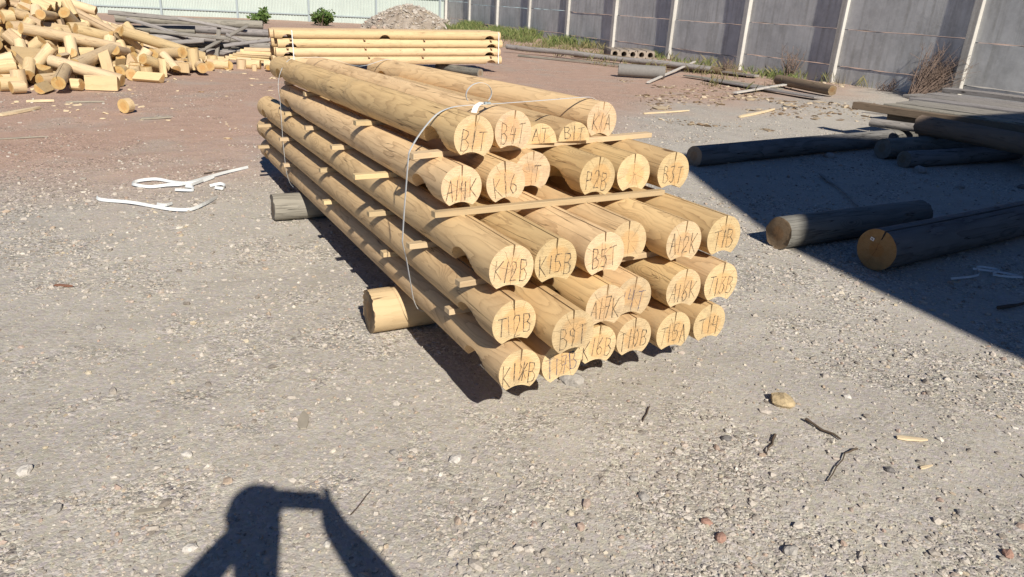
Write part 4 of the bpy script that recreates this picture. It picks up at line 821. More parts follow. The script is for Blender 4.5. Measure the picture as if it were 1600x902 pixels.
RP = [((4.65, 8.86), (6.6, 9.75), .105, .205, M_POLE, M_POLE_END, 'small dark log with its round end out, under the plank pile'),
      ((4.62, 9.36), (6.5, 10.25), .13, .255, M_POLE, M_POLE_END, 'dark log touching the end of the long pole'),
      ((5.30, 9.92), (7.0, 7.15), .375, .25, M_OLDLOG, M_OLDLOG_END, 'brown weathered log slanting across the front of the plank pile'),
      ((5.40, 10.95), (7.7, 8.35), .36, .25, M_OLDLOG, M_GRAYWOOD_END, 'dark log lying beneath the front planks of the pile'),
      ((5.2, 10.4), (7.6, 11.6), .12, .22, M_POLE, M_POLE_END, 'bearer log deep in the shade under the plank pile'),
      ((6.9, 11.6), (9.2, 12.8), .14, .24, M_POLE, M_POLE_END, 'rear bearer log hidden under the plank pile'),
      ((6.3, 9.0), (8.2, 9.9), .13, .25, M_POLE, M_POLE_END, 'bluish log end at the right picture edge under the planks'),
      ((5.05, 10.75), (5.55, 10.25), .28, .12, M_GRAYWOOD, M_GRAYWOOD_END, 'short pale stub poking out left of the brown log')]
for i, (a, b, z, D, ms, me_, lab) in enumerate(RP):
    round_log('old_log', (a[0], a[1], z), (b[0], b[1], z), D, [ms, me_], lab, 'log', 'logs under the plank pile', 90 + i, .01, .06, .015, 24)
rn = random.Random(9)
PD = Vector((.60, -.80, 0))
PB = [((5.02, 11.30), .20, .10, .445, 4.4, M_OLDLOG, 'thick dark front beam edge of the plank pile'), ((5.85, 11.50), .55, .05, .50, 4.6, M_GRAYWOOD, 'wide weathered grey plank, second from the front of the pile'), ((6.30, 12.05), .50, .05, .515, 4.5, M_GRAYWOOD, 'wide weathered plank in the middle of the pile'),
      ((6.55, 12.75), .55, .05, .50, 4.6, M_GRAYWOOD, 'wide weathered plank behind the middle of the pile'), ((7.15, 13.2), .45, .05, .49, 4.5, M_GRAYWOOD, 'rear wide plank of the pile'), ((7.75, 13.9), .28, .07, .53, 4.6, M_GRAYWOOD, 'narrow raised back plank of the pile nearest the fence'), ((5.45, 11.15), .35, .05, .49, 4.4, M_GRAYWOOD, 'grey plank with split end at the front of the pile')]
for i, (p, w, th, z, L, mt, lab) in enumerate(PB):
    me = boxmesh('plank', w, L, th, mt, .006, .008, rn, y0=0, nseg=6); o = obj('old_plank', me)
    o.matrix_world = frame_matrix((p[0], p[1], z), PD + Vector((rn.uniform(-.03, .03), 0, 0)), (0, 0, 1), rn.uniform(-.03, .03)); tag(o, lab, 'plank', 'planks of the pile on the right')

# ------------------------------------------------------------------ things lying along the concrete fence
def board(name, a, b, w, th, mat, label, cat='board', group=None, roll=0.0, seed=0, jit=.003):
    a, b = Vector(a), Vector(b); rr_ = random.Random(seed); me = boxmesh(name, w, (b - a).length, th, mat, .003, jit, rr_, y0=0, nseg=4)
    o = obj(name, me); o.matrix_world = frame_matrix(a, b - a, (0, 0, 1), roll); tag(o, label, cat, group); return o
round_log('old_log', (6.28, 18.72, .15), (6.88, 16.80, .14), .235, [M_OLDLOG, M_OLDLOG_END], 'single brown log lying by the fence with a frayed end', 'log', None, 120, .02, .05, .006)
round_log('long_pole', (-0.6, 25.2, .20), (5.15, 20.95, .16), .16, [M_GRAYWOOD, M_GRAYWOOD_END], 'long grey pole lying along the fence in front of the grass', 'pole', None, 121, .01, .1, .02)
round_log('long_pole', (1.6, 24.3, .14), (6.0, 20.6, .10), .18, [M_OLDLOG, M_OLDLOG_END], 'dark long pole beside the concrete slab at the fence', 'pole', None, 122, .01, .08, .02)
board('grey_board', (3.6, 23.4, .10), (6.2, 20.2, .10), .22, .05, M_GRAYWOOD, 'grey board lying flat behind the white batten by the fence', seed=3)
board('white_batten', (2.88, 17.45, .03), (5.1, 22.9, .20), .07, .035, M_SWHITE, 'long whitish batten propped across debris before the fence', 'batten', seed=4)
board('white_batten', (4.55, 16.15, .035), (6.3, 18.2, .09), .10, .03, M_SWHITE, 'flat whitish board on the ground left of the single brown log', 'batten', seed=5)
board('grey_board', (4.6, 18.9, .05), (6.3, 16.0, .05), .30, .03, M_GRAYWOOD, 'wide grey board lying flat before the single brown log', seed=6)
board('grey_board', (4.2, 19.6, .06), (5.9, 17.3, .06), .25, .03, M_GRAYWOOD, 'split grey board beside the weeds at the fence', seed=7)
board('grey_board', (-0.2, 23.6, .05), (3.6, 21.4, .06), .12, .05, M_GRAYWOOD, 'thin grey rail lying at the edge of the grass', seed=8)
board('grey_board', (4.9, 14.1, .03), (7.2, 13.5, .05), .14, .03, M_GRAYWOOD, 'grey slat lying in the litter left of the plank pile', seed=9)
def pipe_mesh(Ro, Ri, L, mat, seg=28):
    vs, fs = [], []
    for y in (0, L):
        for R_ in (Ro, Ri):
            for i in range(seg): a = 2 * pi * i / seg; vs.append((R_ * cos(a), y, R_ * sin(a)))
    g = lambda k, i: k * seg + i % seg
    for i in range(seg): fs += [(g(0, i), g(0, i+1), g(2, i+1), g(2, i)), (g(1, i+1), g(1, i), g(3, i), g(3, i+1)), (g(0, i+1), g(0, i), g(1, i), g(1, i+1)), (g(2, i), g(2, i+1), g(3, i+1), g(3, i))]
    return mesh('pipe', vs, fs, mat, None, True)
o = obj('cement_pipe', pipe_mesh(.15, .12, 1.15, M_PIPE)); o.matrix_world = frame_matrix((2.35, 18.95, .16), (.97, -.10, 0)); tag(o, 'grey cement pipe section lying before the long pole', 'pipe')
# hollow-core slab seen from its end
def hollow_slab(n, cw, h, L, r, mat):
    vs, fs = [], []; seg = 16
    for c_ in range(n):
        x0 = c_ * cw; base = len(vs)
        for y in (0, L):
            sq, ci = [], []
            for i in range(seg):
                a = 2 * pi * i / seg; ca, sa = cos(a), sin(a); m = max(abs(ca) / (cw / 2), abs(sa) / (h / 2))
                sq.append((x0 + ca / m, y, sa / m)); ci.append((x0 + r * ca, y, r * sa))
            vs += sq + ci
        g = lambda k, i: base + k * seg + i % seg
        for i in range(seg): fs += [(g(0, i+1), g(0, i), g(1, i), g(1, i+1)), (g(2, i), g(2, i+1), g(3, i+1), g(3, i)), (g(1, i+1), g(1, i), g(3, i), g(3, i+1)), (g(0, i), g(0, i+1), g(2, i+1), g(2, i))]
    return mesh('slab', vs, fs, mat)
o = obj('concrete_slab', hollow_slab(5, .29, .24, .9, .085, M_RUBBLE)); o.matrix_world = frame_matrix((2.85, 24.2, .22), (-.15, .98, 0.03)); tag(o, 'hollow concrete slab with a row of round holes at the fence foot', 'slab')

# rubble heap in the far corner
def mound(name, cx, cy, R_, H_, mat, seed, n=44):
    vs, fs = [], []
    for j in range(n + 1):
        for i in range(n + 1):
            x = (-1 + 2 * i / n) * R_ * 1.1; y = (-1 + 2 * j / n) * R_ * 1.1; d = hypot(x, y) / R_
            z = H_ * max(0, 1 - d ** 1.7) + noise.noise(Vector((x * 3, y * 3, seed))) * .10 + noise.noise(Vector((x * 8, y * 8, seed))) * .05
            vs.append((cx + x, cy + y, z if d < 1 else -.12))
    for j in range(n):
        for i in range(n): k = j * (n + 1) + i; fs.append((k, k + 1, k + n + 2, k + n + 1))
    return mesh(name, vs, fs, mat)
heap = empty('rubble_heap', (-5.9, 38.6, 0)); tag(heap, 'grey-brown heap of broken rubble in front of the fence corner', 'rubble heap')
obj('mound', mound('mound', 0, 0, 2.4, 1.12, M_RUBBLE, 3), heap)
rs = np.random.RandomState(12); n_ = 900; a_ = rs.uniform(0, 2 * pi, n_); d_ = np.sqrt(rs.rand(n_)) * 2.35; hx, hy = d_ * np.cos(a_), d_ * np.sin(a_)
hz = lambda x, y: 1.12 * np.clip(1 - (np.hypot(x, y) / 2.4) ** 1.7, 0, 1)
rb = obj('broken_stones', scatter('broken_stones', hx, hy, np.exp(rs.normal(math.log(.055), .4, n_)), M_STONE, zf=hz, seed=13), heap); rb['kind'] = 'stuff'

# ------------------------------------------------------------------ vegetation
def blades(pts, hmin, hmax, wid, mat, seed, lean=.35):
    r_ = np.random.RandomState(seed); n = len(pts); h = r_.uniform(hmin, hmax, n); a = r_.uniform(0, 2 * pi, n); l = r_.normal(0, lean, n) * h; b = r_.uniform(0, 2 * pi, n)
    x, y = pts[:, 0], pts[:, 1]; z = gz(x, y) - .01; w = wid * r_.uniform(.6, 1.3, n)
    ex, ey = np.cos(a) * w, np.sin(a) * w; lx, ly = np.cos(b) * l, np.sin(b) * l
    V = np.stack([np.stack([x - ex, y - ey, z], -1), np.stack([x + ex, y + ey, z], -1), np.stack([x + ex * .7 + lx * .4, y + ey * .7 + ly * .4, z + h * .6], -1), np.stack([x + lx, y + ly, z + h], -1)], 1).reshape(-1, 3)
    k = np.arange(n)[:, None] * 4
    return np_mesh('grass', V, np.concatenate([k + np.array([[0, 1, 2]]), k + np.array([[0, 2, 3]])], 0), mat, False)
rs = np.random.RandomState(31)
def along(n, k0_, k1_, d0, d1, clump=1.1, thr=.4, seed=40):
    t_ = rs.uniform(k0_, k1_, n) * FS; d_ = d0 + (d1 - d0) * rs.rand(n) ** 1.4
    P_ = FP0[None] + FD[None] * t_[:, None] + FN[None] * d_[:, None]
    kp = vnoise(P_[:, 0], P_[:, 1], clump, seed) > thr; return P_[kp]
tag(obj('grass', blades(along(15000, 4.1, 8.6, .1, 2.4, 1.3, .52), .08, .46, .008, M_GRASS, 1)), 'tall green grass along the foot of the concrete fence', 'grass', kind='stuff')
tag(obj('dry_grass', blades(along(9000, 0.6, 8.4, .1, 4.2, 1.4, .56, 41), .08, .34, .007, M_DRYGRASS, 2, .5)), 'dry yellowish weeds among the debris by the fence', 'dry grass', kind='stuff')
tag(obj('weeds', blades(along(2200, 1.2, 3.3, .15, 1.4, 1.8, .5, 42), .06, .24, .010, M_GRASS, 3, .6)), 'low green weeds between the fence boards', 'weeds', kind='stuff')

def bush(name, loc, R_, H_, n, leaf, mat, label, seed):
    r_ = np.random.RandomState(seed); e = empty(name, loc); tag(e, label, 'bush')
    v = r_.normal(0, 1, (n, 3)); v /= np.linalg.norm(v, axis=1)[:, None]; cl = r_.normal(0, 1, (14, 3)) * np.array([.5, .5, .33]) * .8
    c_ = cl[r_.randint(0, 14, n)] + v * (r_.rand(n) ** .5)[:, None] * .42
    P_ = np.stack([c_[:, 0] * R_, c_[:, 1] * R_, np.abs(c_[:, 2] + .55) * H_ * .75], -1)
    q = r_.normal(0, 1, (n, 3)); q /= np.linalg.norm(q, axis=1)[:, None]; s_ = np.cross(q, v); s_ /= np.linalg.norm(s_, axis=1)[:, None] + 1e-6
    L_ = leaf * r_.uniform(.6, 1.3, (n, 1))
    V = np.stack([P_ - q * L_, P_ + s_ * L_ * .45, P_ + q * L_, P_ - s_ * L_ * .45], 1).reshape(-1, 3)
    k = np.arange(n)[:, None] * 4
    f_ = obj('foliage', np_mesh('foliage', V, k + np.array([[0, 1, 2, 3]]), mat, False), e); f_['kind'] = 'stuff'
    vs, fs = [], []
    for i in range(7):
        a = Vector((r_.uniform(-.1, .1), r_.uniform(-.1, .1), -.05)); b = Vector((r_.normal(0, R_ * .4), r_.normal(0, R_ * .4), H_ * r_.uniform(.5, .9)))
        tube(vs, fs, [a, a.lerp(b, .5) + Vector((r_.uniform(-.05, .05),) * 3), b], [.02, .012, .004], 5)
    obj('stem', mesh('stem', vs, fs, M_TWIG), e); return e
def tube(vs, fs, pts, rad, seg=6):
    base = len(vs)
    for k, p in enumerate(pts):
        t_ = (pts[min(k + 1, len(pts) - 1)] - pts[max(k - 1, 0)]).normalized(); u_ = t_.orthogonal().normalized(); w_ = t_.cross(u_)
        for i in range(seg): a = 2 * pi * i / seg; vs.append(p + (u_ * cos(a) + w_ * sin(a)) * rad[k])
    for k in range(len(pts) - 1):
        for i in range(seg): fs.append((base + k * seg + i, base + k * seg + (i + 1) % seg, base + (k + 1) * seg + (i + 1) % seg, base + (k + 1) * seg + i))
    fs.append(tuple(base + i for i in range(seg))[::-1]); fs.append(tuple(base + (len(pts) - 1) * seg + i for i in range(seg)))
bush('bush', (-9.9, 37.2, 0), .6, .8, 800, .10, M_LEAF, 'green leafy bush at the sheet fence, left of the rubble heap', 1)
bush('bush', (-12.3, 35.8, 0), .65, .6, 650, .10, M_LEAF, 'green bush at the sheet fence behind the grey timber pile', 2)
bush('bush', (-7.6, 38.9, 0), .35, .45, 350, .08, M_LEAF, 'tiny green shrub touching the left foot of the rubble heap', 3)
bush('bush', (10.9, 15.6, .1), .5, .55, 500, .05, M_DRYGRASS, 'yellow-green weed clump at the fence beyond the plank pile', 4)
def drybush(loc, H_, n, lean, label, seed, spread=.35):
    r_ = random.Random(seed); e = empty('dry_shrub', loc); tag(e, label, 'shrub', None); vs, fs = [], []
    for i in range(n):
        a = Vector((r_.uniform(-.12, .12), r_.uniform(-.12, .12), -.03)); d = Vector(lean) + Vector((r_.gauss(0, spread), r_.gauss(0, spread), r_.uniform(.6, 1.2)))
        d *= H_ * r_.uniform(.5, 1.0) / d.length; m_ = a + d * .5 + Vector((r_.gauss(0, .05), r_.gauss(0, .05), .05)); b = a + d
        tube(vs, fs, [a, m_, b], [.010, .007, .003], 4)
        for k in range(3):
            p = a.lerp(b, r_.uniform(.35, .9)); q = p + Vector((r_.gauss(0, .12), r_.gauss(0, .12), r_.uniform(.05, .25))) * H_ * .8; tube(vs, fs, [p, q], [.006, .0025], 4)
    obj('branches', mesh('branches', vs, fs, M_TWIG), e)
drybush((8.75, 17.0, .05), 1.55, 130, (.85, .1, .0), 'leafless reddish shrub leaning over behind the plank pile', 1)
drybush((7.15, 20.5, .05), 1.0, 26, (0, 0, .3), 'thin dry shrub against the fence left of the brown log', 2)
drybush((8.6, 18.0, .05), .45, 16, (.3, 0, 0), 'small dry weed tuft at the fence behind the brown log', 3)
drybush((5.6, 21.0, .05), .5, 22, (0, 0, .1), 'brown dry weed clump at the right end of the long pole', 4)
# bark and wood litter by the fence
n_ = 3600; lx = rs.uniform(2.2, 9.2, n_); ly = rs.uniform(11.2, 19.5, n_); kp = (vnoise(lx, ly, .9, 50) + .25 * np.exp(-((lx - 6.3) ** 2 + (ly - 14.3) ** 2) / 5) > .56); lx, ly = lx[kp], ly[kp]
tl = NT('wood litter'); M_LITTER = tl.done(tl.ramp(tl.island(), [(0, (.10, .07, .045)), (.4, (.24, .17, .11)), (.7, (.36, .29, .20)), (1, (.55, .46, .34))]), .9)
tag(obj('wood_litter', scatter('wood_litter', lx, ly, np.exp(rs.normal(math.log(.026), .5, len(lx))), M_LITTER, flat=(.15, .4), seed=14)), 'brown bark and wood litter strewn by the fence', 'litter', kind='stuff')
n_ = 480; lx = rs.uniform(-9, -3, n_); ly = rs.uniform(8.3, 16, n_); kp = vnoise(lx, ly, 1.2, 51) + np.clip((ly - 9) / 14 - (lx + 7) * .08, 0, .5) > .72; lx, ly = lx[kp], ly[kp]
tag(obj('wood_chips', scatter('wood_chips', lx, ly, np.exp(rs.normal(math.log(.028), .45, len(lx))), M_CHIP, flat=(.15, .35), seed=15)), 'pale wood chips on the brown ground before the offcut heap', 'chips', kind='stuff')

# ------------------------------------------------------------------ cut straps on the ground
S1 = [(-2.598, 6.861), (-2.723, 6.582), (-2.832, 6.276), (-2.894, 6.095), (-2.989, 6.027), (-3.103, 5.955), (-3.235, 5.969), (-3.301, 6.046), (-3.279, 6.145), (-3.174, 6.218), (-3.027, 6.181), (-2.878, 6.122), (-2.80, 6.24), (-2.74, 6.40)]
S1B = [(-2.781, 6.264), (-2.809, 6.091), (-2.841, 6.038), (-2.773, 6.009), (-2.732, 5.951), (-2.779, 5.897), (-2.866, 5.899)]
S2 = [(-3.318, 5.529), (-3.253, 5.484), (-3.004, 5.441), (-2.796, 5.373), (-2.645, 5.313), (-2.548, 5.315), (-2.495, 5.362), (-2.451, 5.52), (-2.454, 5.757)]
S3 = [(-2.667, 6.124), (-2.598, 6.188), (-2.537, 6.132), (-2.524, 6.043), (-2.593, 6.05)]
S4 = [(-2.793, 5.429), (-2.723, 5.406), (-2.699, 5.486)]
S5 = [(3.02, 4.74), (3.28, 4.86), (3.36, 5.02), (3.5, 4.98), (3.38, 4.86), (3.58, 4.84), (3.5, 4.93), (3.3, 4.97)]
for k, (S_, lab, w) in enumerate(((S1, 'long white strap folded in a loop on the gravel', .025), (S1B, 'short white strap curl under the folded strap', .022), (S2, 'long white strap lying in a bent line nearest the camera', .025), (S3, 'small white strap scrap bent in a hook', .024), (S4, 'tiny white strap scrap beside the bent strap', .022), (S5, 'tangle of white strap in the shade by the orange-ended log', .015))):
    pts = [Vector((x, y, gz1(x, y) + .015 + .010 * abs(sin(i * 1.3 + k)))) for i, (x, y) in enumerate(S_)]
    side = [Vector((0.05 * sin(i), .55, .83 + .1 * sin(i * 2.1))) for i in range(len(pts))]
    tag(obj('cut_strap', ribbon('strap', pts, w, side, M_STRAP, .0015)), lab, 'strap', 'cut straps on the ground')

# ------------------------------------------------------------------ sticks, chips and single stones
def stick(pts, r0, mat, label, seed, cat='stick'):
    r_ = random.Random(seed); pts = [Vector((x, y, gz1(x, y) + r0 * .9 + .004)) for x, y in pts]; P_ = []
    for k in range(len(pts) - 1):
        for i in range(4): P_.append(pts[k].lerp(pts[k + 1], i / 4) + Vector((r_.gauss(0, r0 * .5), r_.gauss(0, r0 * .5), r_.uniform(0, r0 * .6))))
    P_.append(pts[-1]); vs, fs = [], []; tube(vs, fs, P_, [r0 * (1 - .5 * i / len(P_)) * r_.uniform(.8, 1.15) for i in range(len(P_))], 6)
    tag(obj('stick', mesh('stick', vs, fs, mat, None, True)), label, cat, 'sticks on the ground')
stick([(1.31, 2.76), (1.41, 2.62)], .0075, M_STICK, 'short thick brown stick right of the tan stone', 1)
stick([(1.45, 2.56), (1.39, 2.52), (1.24, 2.32)], .0045, M_STICK, 'bent dark twig forming a corner in the right foreground', 2)
stick([(1.14, 2.63), (1.06, 2.49)], .006, M_STICK, 'small curved brown stick below the tan stone', 3)
stick([(.64, 2.82), (.59, 2.69)], .004, M_STICK, 'short dark twig in front of the stack right of centre', 4)
stick([(-.5, 1.99), (-.46, 2.13)], .0025, M_STICK, 'thin straw beside the shadow of the right arm', 5)
stick([(3.35, 8.07), (3.32, 7.4), (3.2, 6.69)], .014, M_GRAYWOOD, 'long dark stick lying in the warehouse shade', 6)
stick([(3.05, 4.24), (3.4, 4.42)], .014, M_STICK, 'stick in the shade at the right picture edge', 7)
stick([(-2.9, 6.55), (-2.75, 6.75)], .006, M_STICK, 'small dark stick above the folded strap', 8)
def chip(a, b, w, th, mat, label, seed):
    r_ = random.Random(seed); a = Vector((*a, 0)); b = Vector((*b, 0)); d = (b - a); n = Vector((-d.y, d.x, 0)).normalized() * w / 2
    prof = [(0, -.7), (.3, -1), (.75, -.8), (1, -.12), (.95, .3), (.55, .9), (.15, 1), (0, .4)]; vs, fs = [], []
    for z in (0, 1):
        for t_, s_ in prof: q = a + d * t_ + n * s_ * r_.uniform(.8, 1.1); vs.append((q.x, q.y, gz1(q.x, q.y) + .004 + z * th + .006 * t_))
    m_ = len(prof); fs = [tuple(range(m_))[::-1], tuple(range(m_, 2 * m_))] + [(i, (i + 1) % m_, m_ + (i + 1) % m_, m_ + i) for i in range(m_)]
    tag(obj('wood_chip', mesh('chip', vs, fs, mat)), label, 'wood chip', 'single wood chips on the ground')
chip((1.67, 2.67), (1.79, 2.65), .03, .008, M_CHIP, 'pointed pale wood splinter on the gravel at right', 1)
chip((1.66, 2.45), (1.715, 2.465), .014, .005, M_CHIP, 'tiny white wood splinter below the pointed one', 2)
chip((-.81, 2.49), (-.84, 2.61), .045, .006, M_GRAYCHIP, 'flat greyish wood flake left of centre', 3)
chip((-2.59, 3.78), (-2.48, 3.77), .03, .006, M_REDCHIP, 'reddish bark chip at far left of the gravel', 4)
chip((-1.21, 1.94), (-1.12, 1.96), .02, .006, M_GRAYCHIP, 'thin brownish chip left of the photographer shadow', 5)
chip((-6.39, 8.93), (-6.28, 9.55), .10, .03, M_CHIP, 'pale board scrap at the left picture edge', 6)
chip((-6.77, 10.03), (-6.45, 10.13), .06, .03, M_CHIP, 'pale batten scrap before the offcut heap', 7)
chip((-6.3, 10.15), (-5.85, 10.3), .04, .02, M_GRAYCHIP, 'thin grey lath right of the pale batten scrap', 8)
chip((-4.8, 9.2), (-4.5, 9.4), .07, .02, M_GRAYCHIP, 'brown bark strip right of the lone log slice', 9)
chip((3.66, 12.5), (4.6, 13.6), .07, .03, M_CHIP, 'long yellow lath on the ground beyond the stack', 10)
chip((-5.5, 7.6), (-5.1, 7.8), .03, .01, M_GRAYCHIP, 'small dark lath on the brown ground at left', 11)
chip((2.0, 12.2), (2.9, 12.9), .05, .02, M_CHIP, 'thin pale lath on the brown ground behind the stack', 12)
def stone(x, y, s, mat, label, seed, flat=.55):
    bm = bmesh.new(); bmesh.ops.create_icosphere(bm, subdivisions=2, radius=s / 2); r_ = random.Random(seed); off = Vector((seed * 3.1, seed * 1.7, 0))
    for v in bm.verts:
        d = v.co.normalized(); k = 1 + .35 * noise.noise(d * 1.6 + off) + .15 * noise.noise(d * 4 + off)
        v.co = Vector((v.co.x * k, v.co.y * k * .75, v.co.z * k * flat))
    me = bpy.data.meshes.new('stone'); bm.to_mesh(me); bm.free(); me.materials.append(mat)
    o = obj('stone', me, None, (x, y, gz1(x, y) + s * flat * .22)); o.rotation_euler = (0, 0, r_.uniform(0, 6.28)); tag(o, label, 'stone', 'single stones on the gravel')
ST = [(-.18, 2.35, .056, M_SWHITE, 'smooth white stone in the middle foreground'), (.31, 3.03, .12, M_SGRAY, 'flat pale stone half buried beside the bottom row of logs'), (-1.69, 2.12, .058, M_SWHITE, 'white stone near the left picture edge'), (-1.47, 1.93, .055, M_SGRAY, 'dark-sided grey stone at lower left'),
      (.97, 1.93, .058, M_SGRAY, 'grey rounded stone at lower right of centre'), (.52, 2.18, .052, M_SGRAY, 'grey stone in the lower middle right of the shadow'), (1.26, 2.92, .12, M_STAN, 'flat tan stone lying right of the stack'), (.95, 2.66, .038, M_SWHITE, 'small white stone left of the tan stone'),
      (1.53, 2.43, .04, M_SDARK, 'small dark stone below the pointed wood splinter'), (-.96, 1.79, .046, M_SWHITE, 'white stone at the left elbow of the photographer shadow'), (-2.06, 3.28, .05, M_SGRAY, 'pale stone on the gravel at far left'), (-1.18, 2.27, .046, M_SWHITE, 'round white stone left of the wood flake'),
      (3.93, 9.26, .17, M_SGRAY, 'pale lump of stone beside the long pole in the shade'), (4.74, 8.58, .19, M_SGRAY, 'bluish stone in the shade under the dark logs'), (4.78, 7.8, .10, M_SGRAY, 'small pale stone in the shade at right'), (-.42, 2.37, .042, M_SGRAY, 'small grey stone left of the smooth white stone'),
      (.93, 2.60, .045, M_SDARK, 'dark stone touching the small white stone'), (1.68, 2.19, .04, M_SGRAY, 'small grey stone at lower right picture edge'), (.75, 1.98, .05, M_SRED, 'reddish broken stone at lower right'), (.72, 2.06, .042, M_SRED, 'second reddish stone just above the broken one'), (1.72, 1.98, .045, M_SRED, 'reddish stone in the lower right corner'),
      (.50, 2.29, .035, M_SGRAY, 'small stone above the lower middle grey stone'), (1.6, 3.01, .04, M_SWHITE, 'small white stone on the gravel right of the tan stone'), (1.9, 2.05, .035, M_SDARK, 'dark pebble at the right picture edge'), (5.6, 8.0, .14, M_SDARK, 'dark clod in the shade near the right edge')]
for k, (x, y, s, mt, lab) in enumerate(ST): stone(x, y, s, mt, lab, k + 1)

# ------------------------------------------------------------------ the photographer, standing behind the lens, and the phone
def skinned(name, joints, edges, radii, sub=2):
    me = bpy.data.meshes.new(name); me.from_pydata(joints, edges, []); o = bpy.data.objects.new(name + '_cage', me); COL.objects.link(o)
    m = o.modifiers.new('skin', 'SKIN'); m.use_smooth_shade = True
    for i, sv in enumerate(me.skin_vertices[0].data): sv.radius = (radii[i], radii[i]) if not isinstance(radii[i], tuple) else radii[i]; sv.use_root = (i == 0)
    s = o.modifiers.new('sub', 'SUBSURF'); s.levels = s.render_levels = sub
    dg = bpy.context.evaluated_depsgraph_get(); res = bpy.data.meshes.new_from_object(o.evaluated_get(dg)); bpy.data.objects.remove(o); res.name = name; return res
J, E_, Rr = [], [], []
def jn(p, r, par=None):
    J.append(p); Rr.append(r); k = len(J) - 1
    if par is not None: E_.append((par, k))
    return k
PX, PY = 0.03, -0.36
hip = jn((PX, PY - .02, .98), (.15, .11)); wa = jn((PX, PY - .02, 1.14), (.145, .10), hip); ch = jn((PX, PY, 1.30), (.155, .11), wa); nb = jn((PX - .02, PY + .03, 1.44), (.066, .066), ch); nk = jn((PX - .035, PY + .08, 1.57), .072, nb)
h1 = jn((PX - .045, PY + .12, 1.66), (.078, .082), nk); h2 = jn((PX - .05, PY + .12, 1.745), (.08, .095), h1); h3 = jn((PX - .05, PY + .11, 1.80), (.062, .07), h2)
nose = jn((PX - .047, PY + .225, 1.70), .014, h1)
HANDS = {}
for sd in (-1, 1):
    th = jn((PX + sd * .10, PY - .01, .86), .095, hip); kn_ = jn((PX + sd * .12, PY + .03, .50), .065, th); an = jn((PX + sd * .13, PY - .02, .10), .045, kn_); ft = jn((PX + sd * .14, PY + .02, .045), .045, an); jn((PX + sd * .17, PY + .17, .035), .038, ft)
    sh = jn((PX + sd * .17, PY - .03, 1.385), .062, ch)
    hx_ = 0.136 if sd > 0 else -0.036
    up = .045 if sd < 0 else 0; el = jn((PX + sd * (.375 if sd > 0 else .335), PY + .20, 1.315 + up * .2), .060 if sd < 0 else .070, sh); fa = jn((hx_ + sd * (.125 if sd > 0 else .118), -.09, 1.475 + up * .9), .050 if sd < 0 else .060, el); wr = jn((hx_ + sd * .03, -.055, 1.59), .042, fa); pa = jn((hx_ + sd * .016, -.044, 1.658), (.050, .040), wr)
    for k, (dx, dz, ln) in enumerate(((.004, .035, .9), (.006, .018, 1.0), (.006, .0, .95), (.004, -.016, .75))):
        f1 = jn((hx_ + sd * (.016 + dx), -.018, 1.637 + dz), .0092, pa); f2 = jn((hx_ + sd * (.014 + dx), .004, 1.640 + dz), .0085, f1); jn((hx_ - sd * .006 * ln, .006, 1.642 + dz), .0075, f2)
    t1 = jn((hx_ + sd * .008, -.036, 1.665), .0105, pa); jn((hx_ - sd * .012, -.030, 1.655), .009, t1)
pmesh = skinned('person', J, E_, Rr)
M_SKIN = plain('skin', (0.48, 0.29, 0.21), 0.6, .05); M_JACKET = plain('dark jacket', (0.06, 0.065, 0.08), .85); M_TROUSER = plain('grey trousers', (0.09, 0.09, 0.10), .85); M_SHOE = plain('black shoes', (.03, .03, .03), .6); M_HAIR = plain('short dark hair', (.035, .025, .018), .8)
for m_ in (M_SKIN, M_JACKET, M_TROUSER, M_SHOE): pmesh.materials.append(m_)
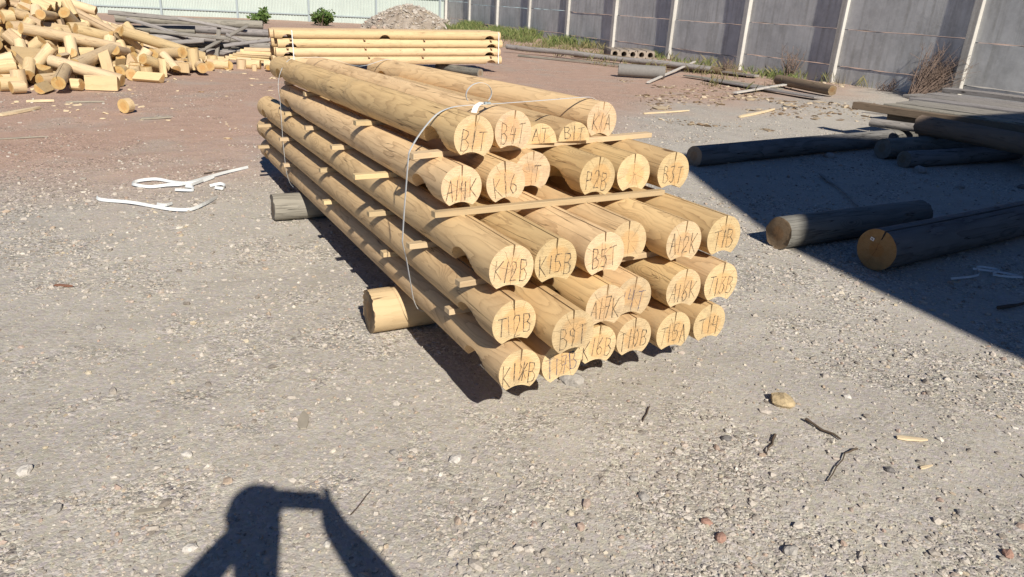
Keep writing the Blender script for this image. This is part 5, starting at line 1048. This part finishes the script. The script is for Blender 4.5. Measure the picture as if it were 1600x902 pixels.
for p in pmesh.polygons:
    c_ = p.center; p.use_smooth = True
    arm_hand = c_.y > -.075 and c_.z > 1.57
    p.material_index = 3 if c_.z < .10 else 2 if c_.z < 1.0 else 0 if (c_.z > 1.545 or arm_hand) and not (abs(c_.x) > .2 and c_.z < 1.5) else 1
person = obj('person', pmesh); tag(person, 'person in dark jacket holding a phone up, seen only as a shadow', 'person')
bm = bmesh.new(); bmesh.ops.create_icosphere(bm, subdivisions=3, radius=1)
bmesh.ops.delete(bm, geom=[v for v in bm.verts if v.co.z < -.1 and v.co.y > -.35 or v.co.z < -.55], context='VERTS')
for v in bm.verts: v.co = Vector((PX - .05 + v.co.x * .092, PY + .105 + v.co.y * .106, 1.765 + v.co.z * .098)) + Vector((noise.noise(v.co * 4), noise.noise(v.co * 4 + Vector((3, 0, 0))), noise.noise(v.co * 4 + Vector((0, 5, 0))))) * .008
me = bpy.data.meshes.new('hair'); bm.to_mesh(me); bm.free(); me.materials.append(M_HAIR); me.polygons.foreach_set('use_smooth', [True] * len(me.polygons)); obj('hair', me, person)
for sx in (-1, 1):
    bm = bmesh.new(); bmesh.ops.create_icosphere(bm, subdivisions=2, radius=.012)
    me = bpy.data.meshes.new('eye'); bm.to_mesh(me); bm.free(); me.materials.append(M_TAG); obj('eye', me, person, (PX - .048 + sx * .032, PY + .192, 1.722))
    bm = bmesh.new(); bmesh.ops.create_icosphere(bm, subdivisions=2, radius=1)
    for v in bm.verts: v.co = Vector((v.co.x * .008, v.co.y * .018, v.co.z * .03))
    me = bpy.data.meshes.new('ear'); bm.to_mesh(me); bm.free(); me.materials.append(M_SKIN); obj('ear', me, person, (PX - .048 + sx * .082, PY + .10, 1.70))
obj('mouth', boxmesh('mouth', .045, .008, .010, M_REDCHIP, .003), person, (PX - .047, PY + .198, 1.655))
phone = obj('phone', boxmesh('phone', .160, .008, .075, M_MARK, .003)); tag(phone, 'dark phone held level in both hands by the photographer', 'phone')
phone.matrix_world = Matrix.Translation((0.050, -.012, 1.638)) @ Matrix.Rotation(-PITCH * .5, 4, 'X')
ln_ = obj('lens', boxmesh('lens', .012, .002, .012, M_STEEL, .002), phone, (-.05, .005, .014))
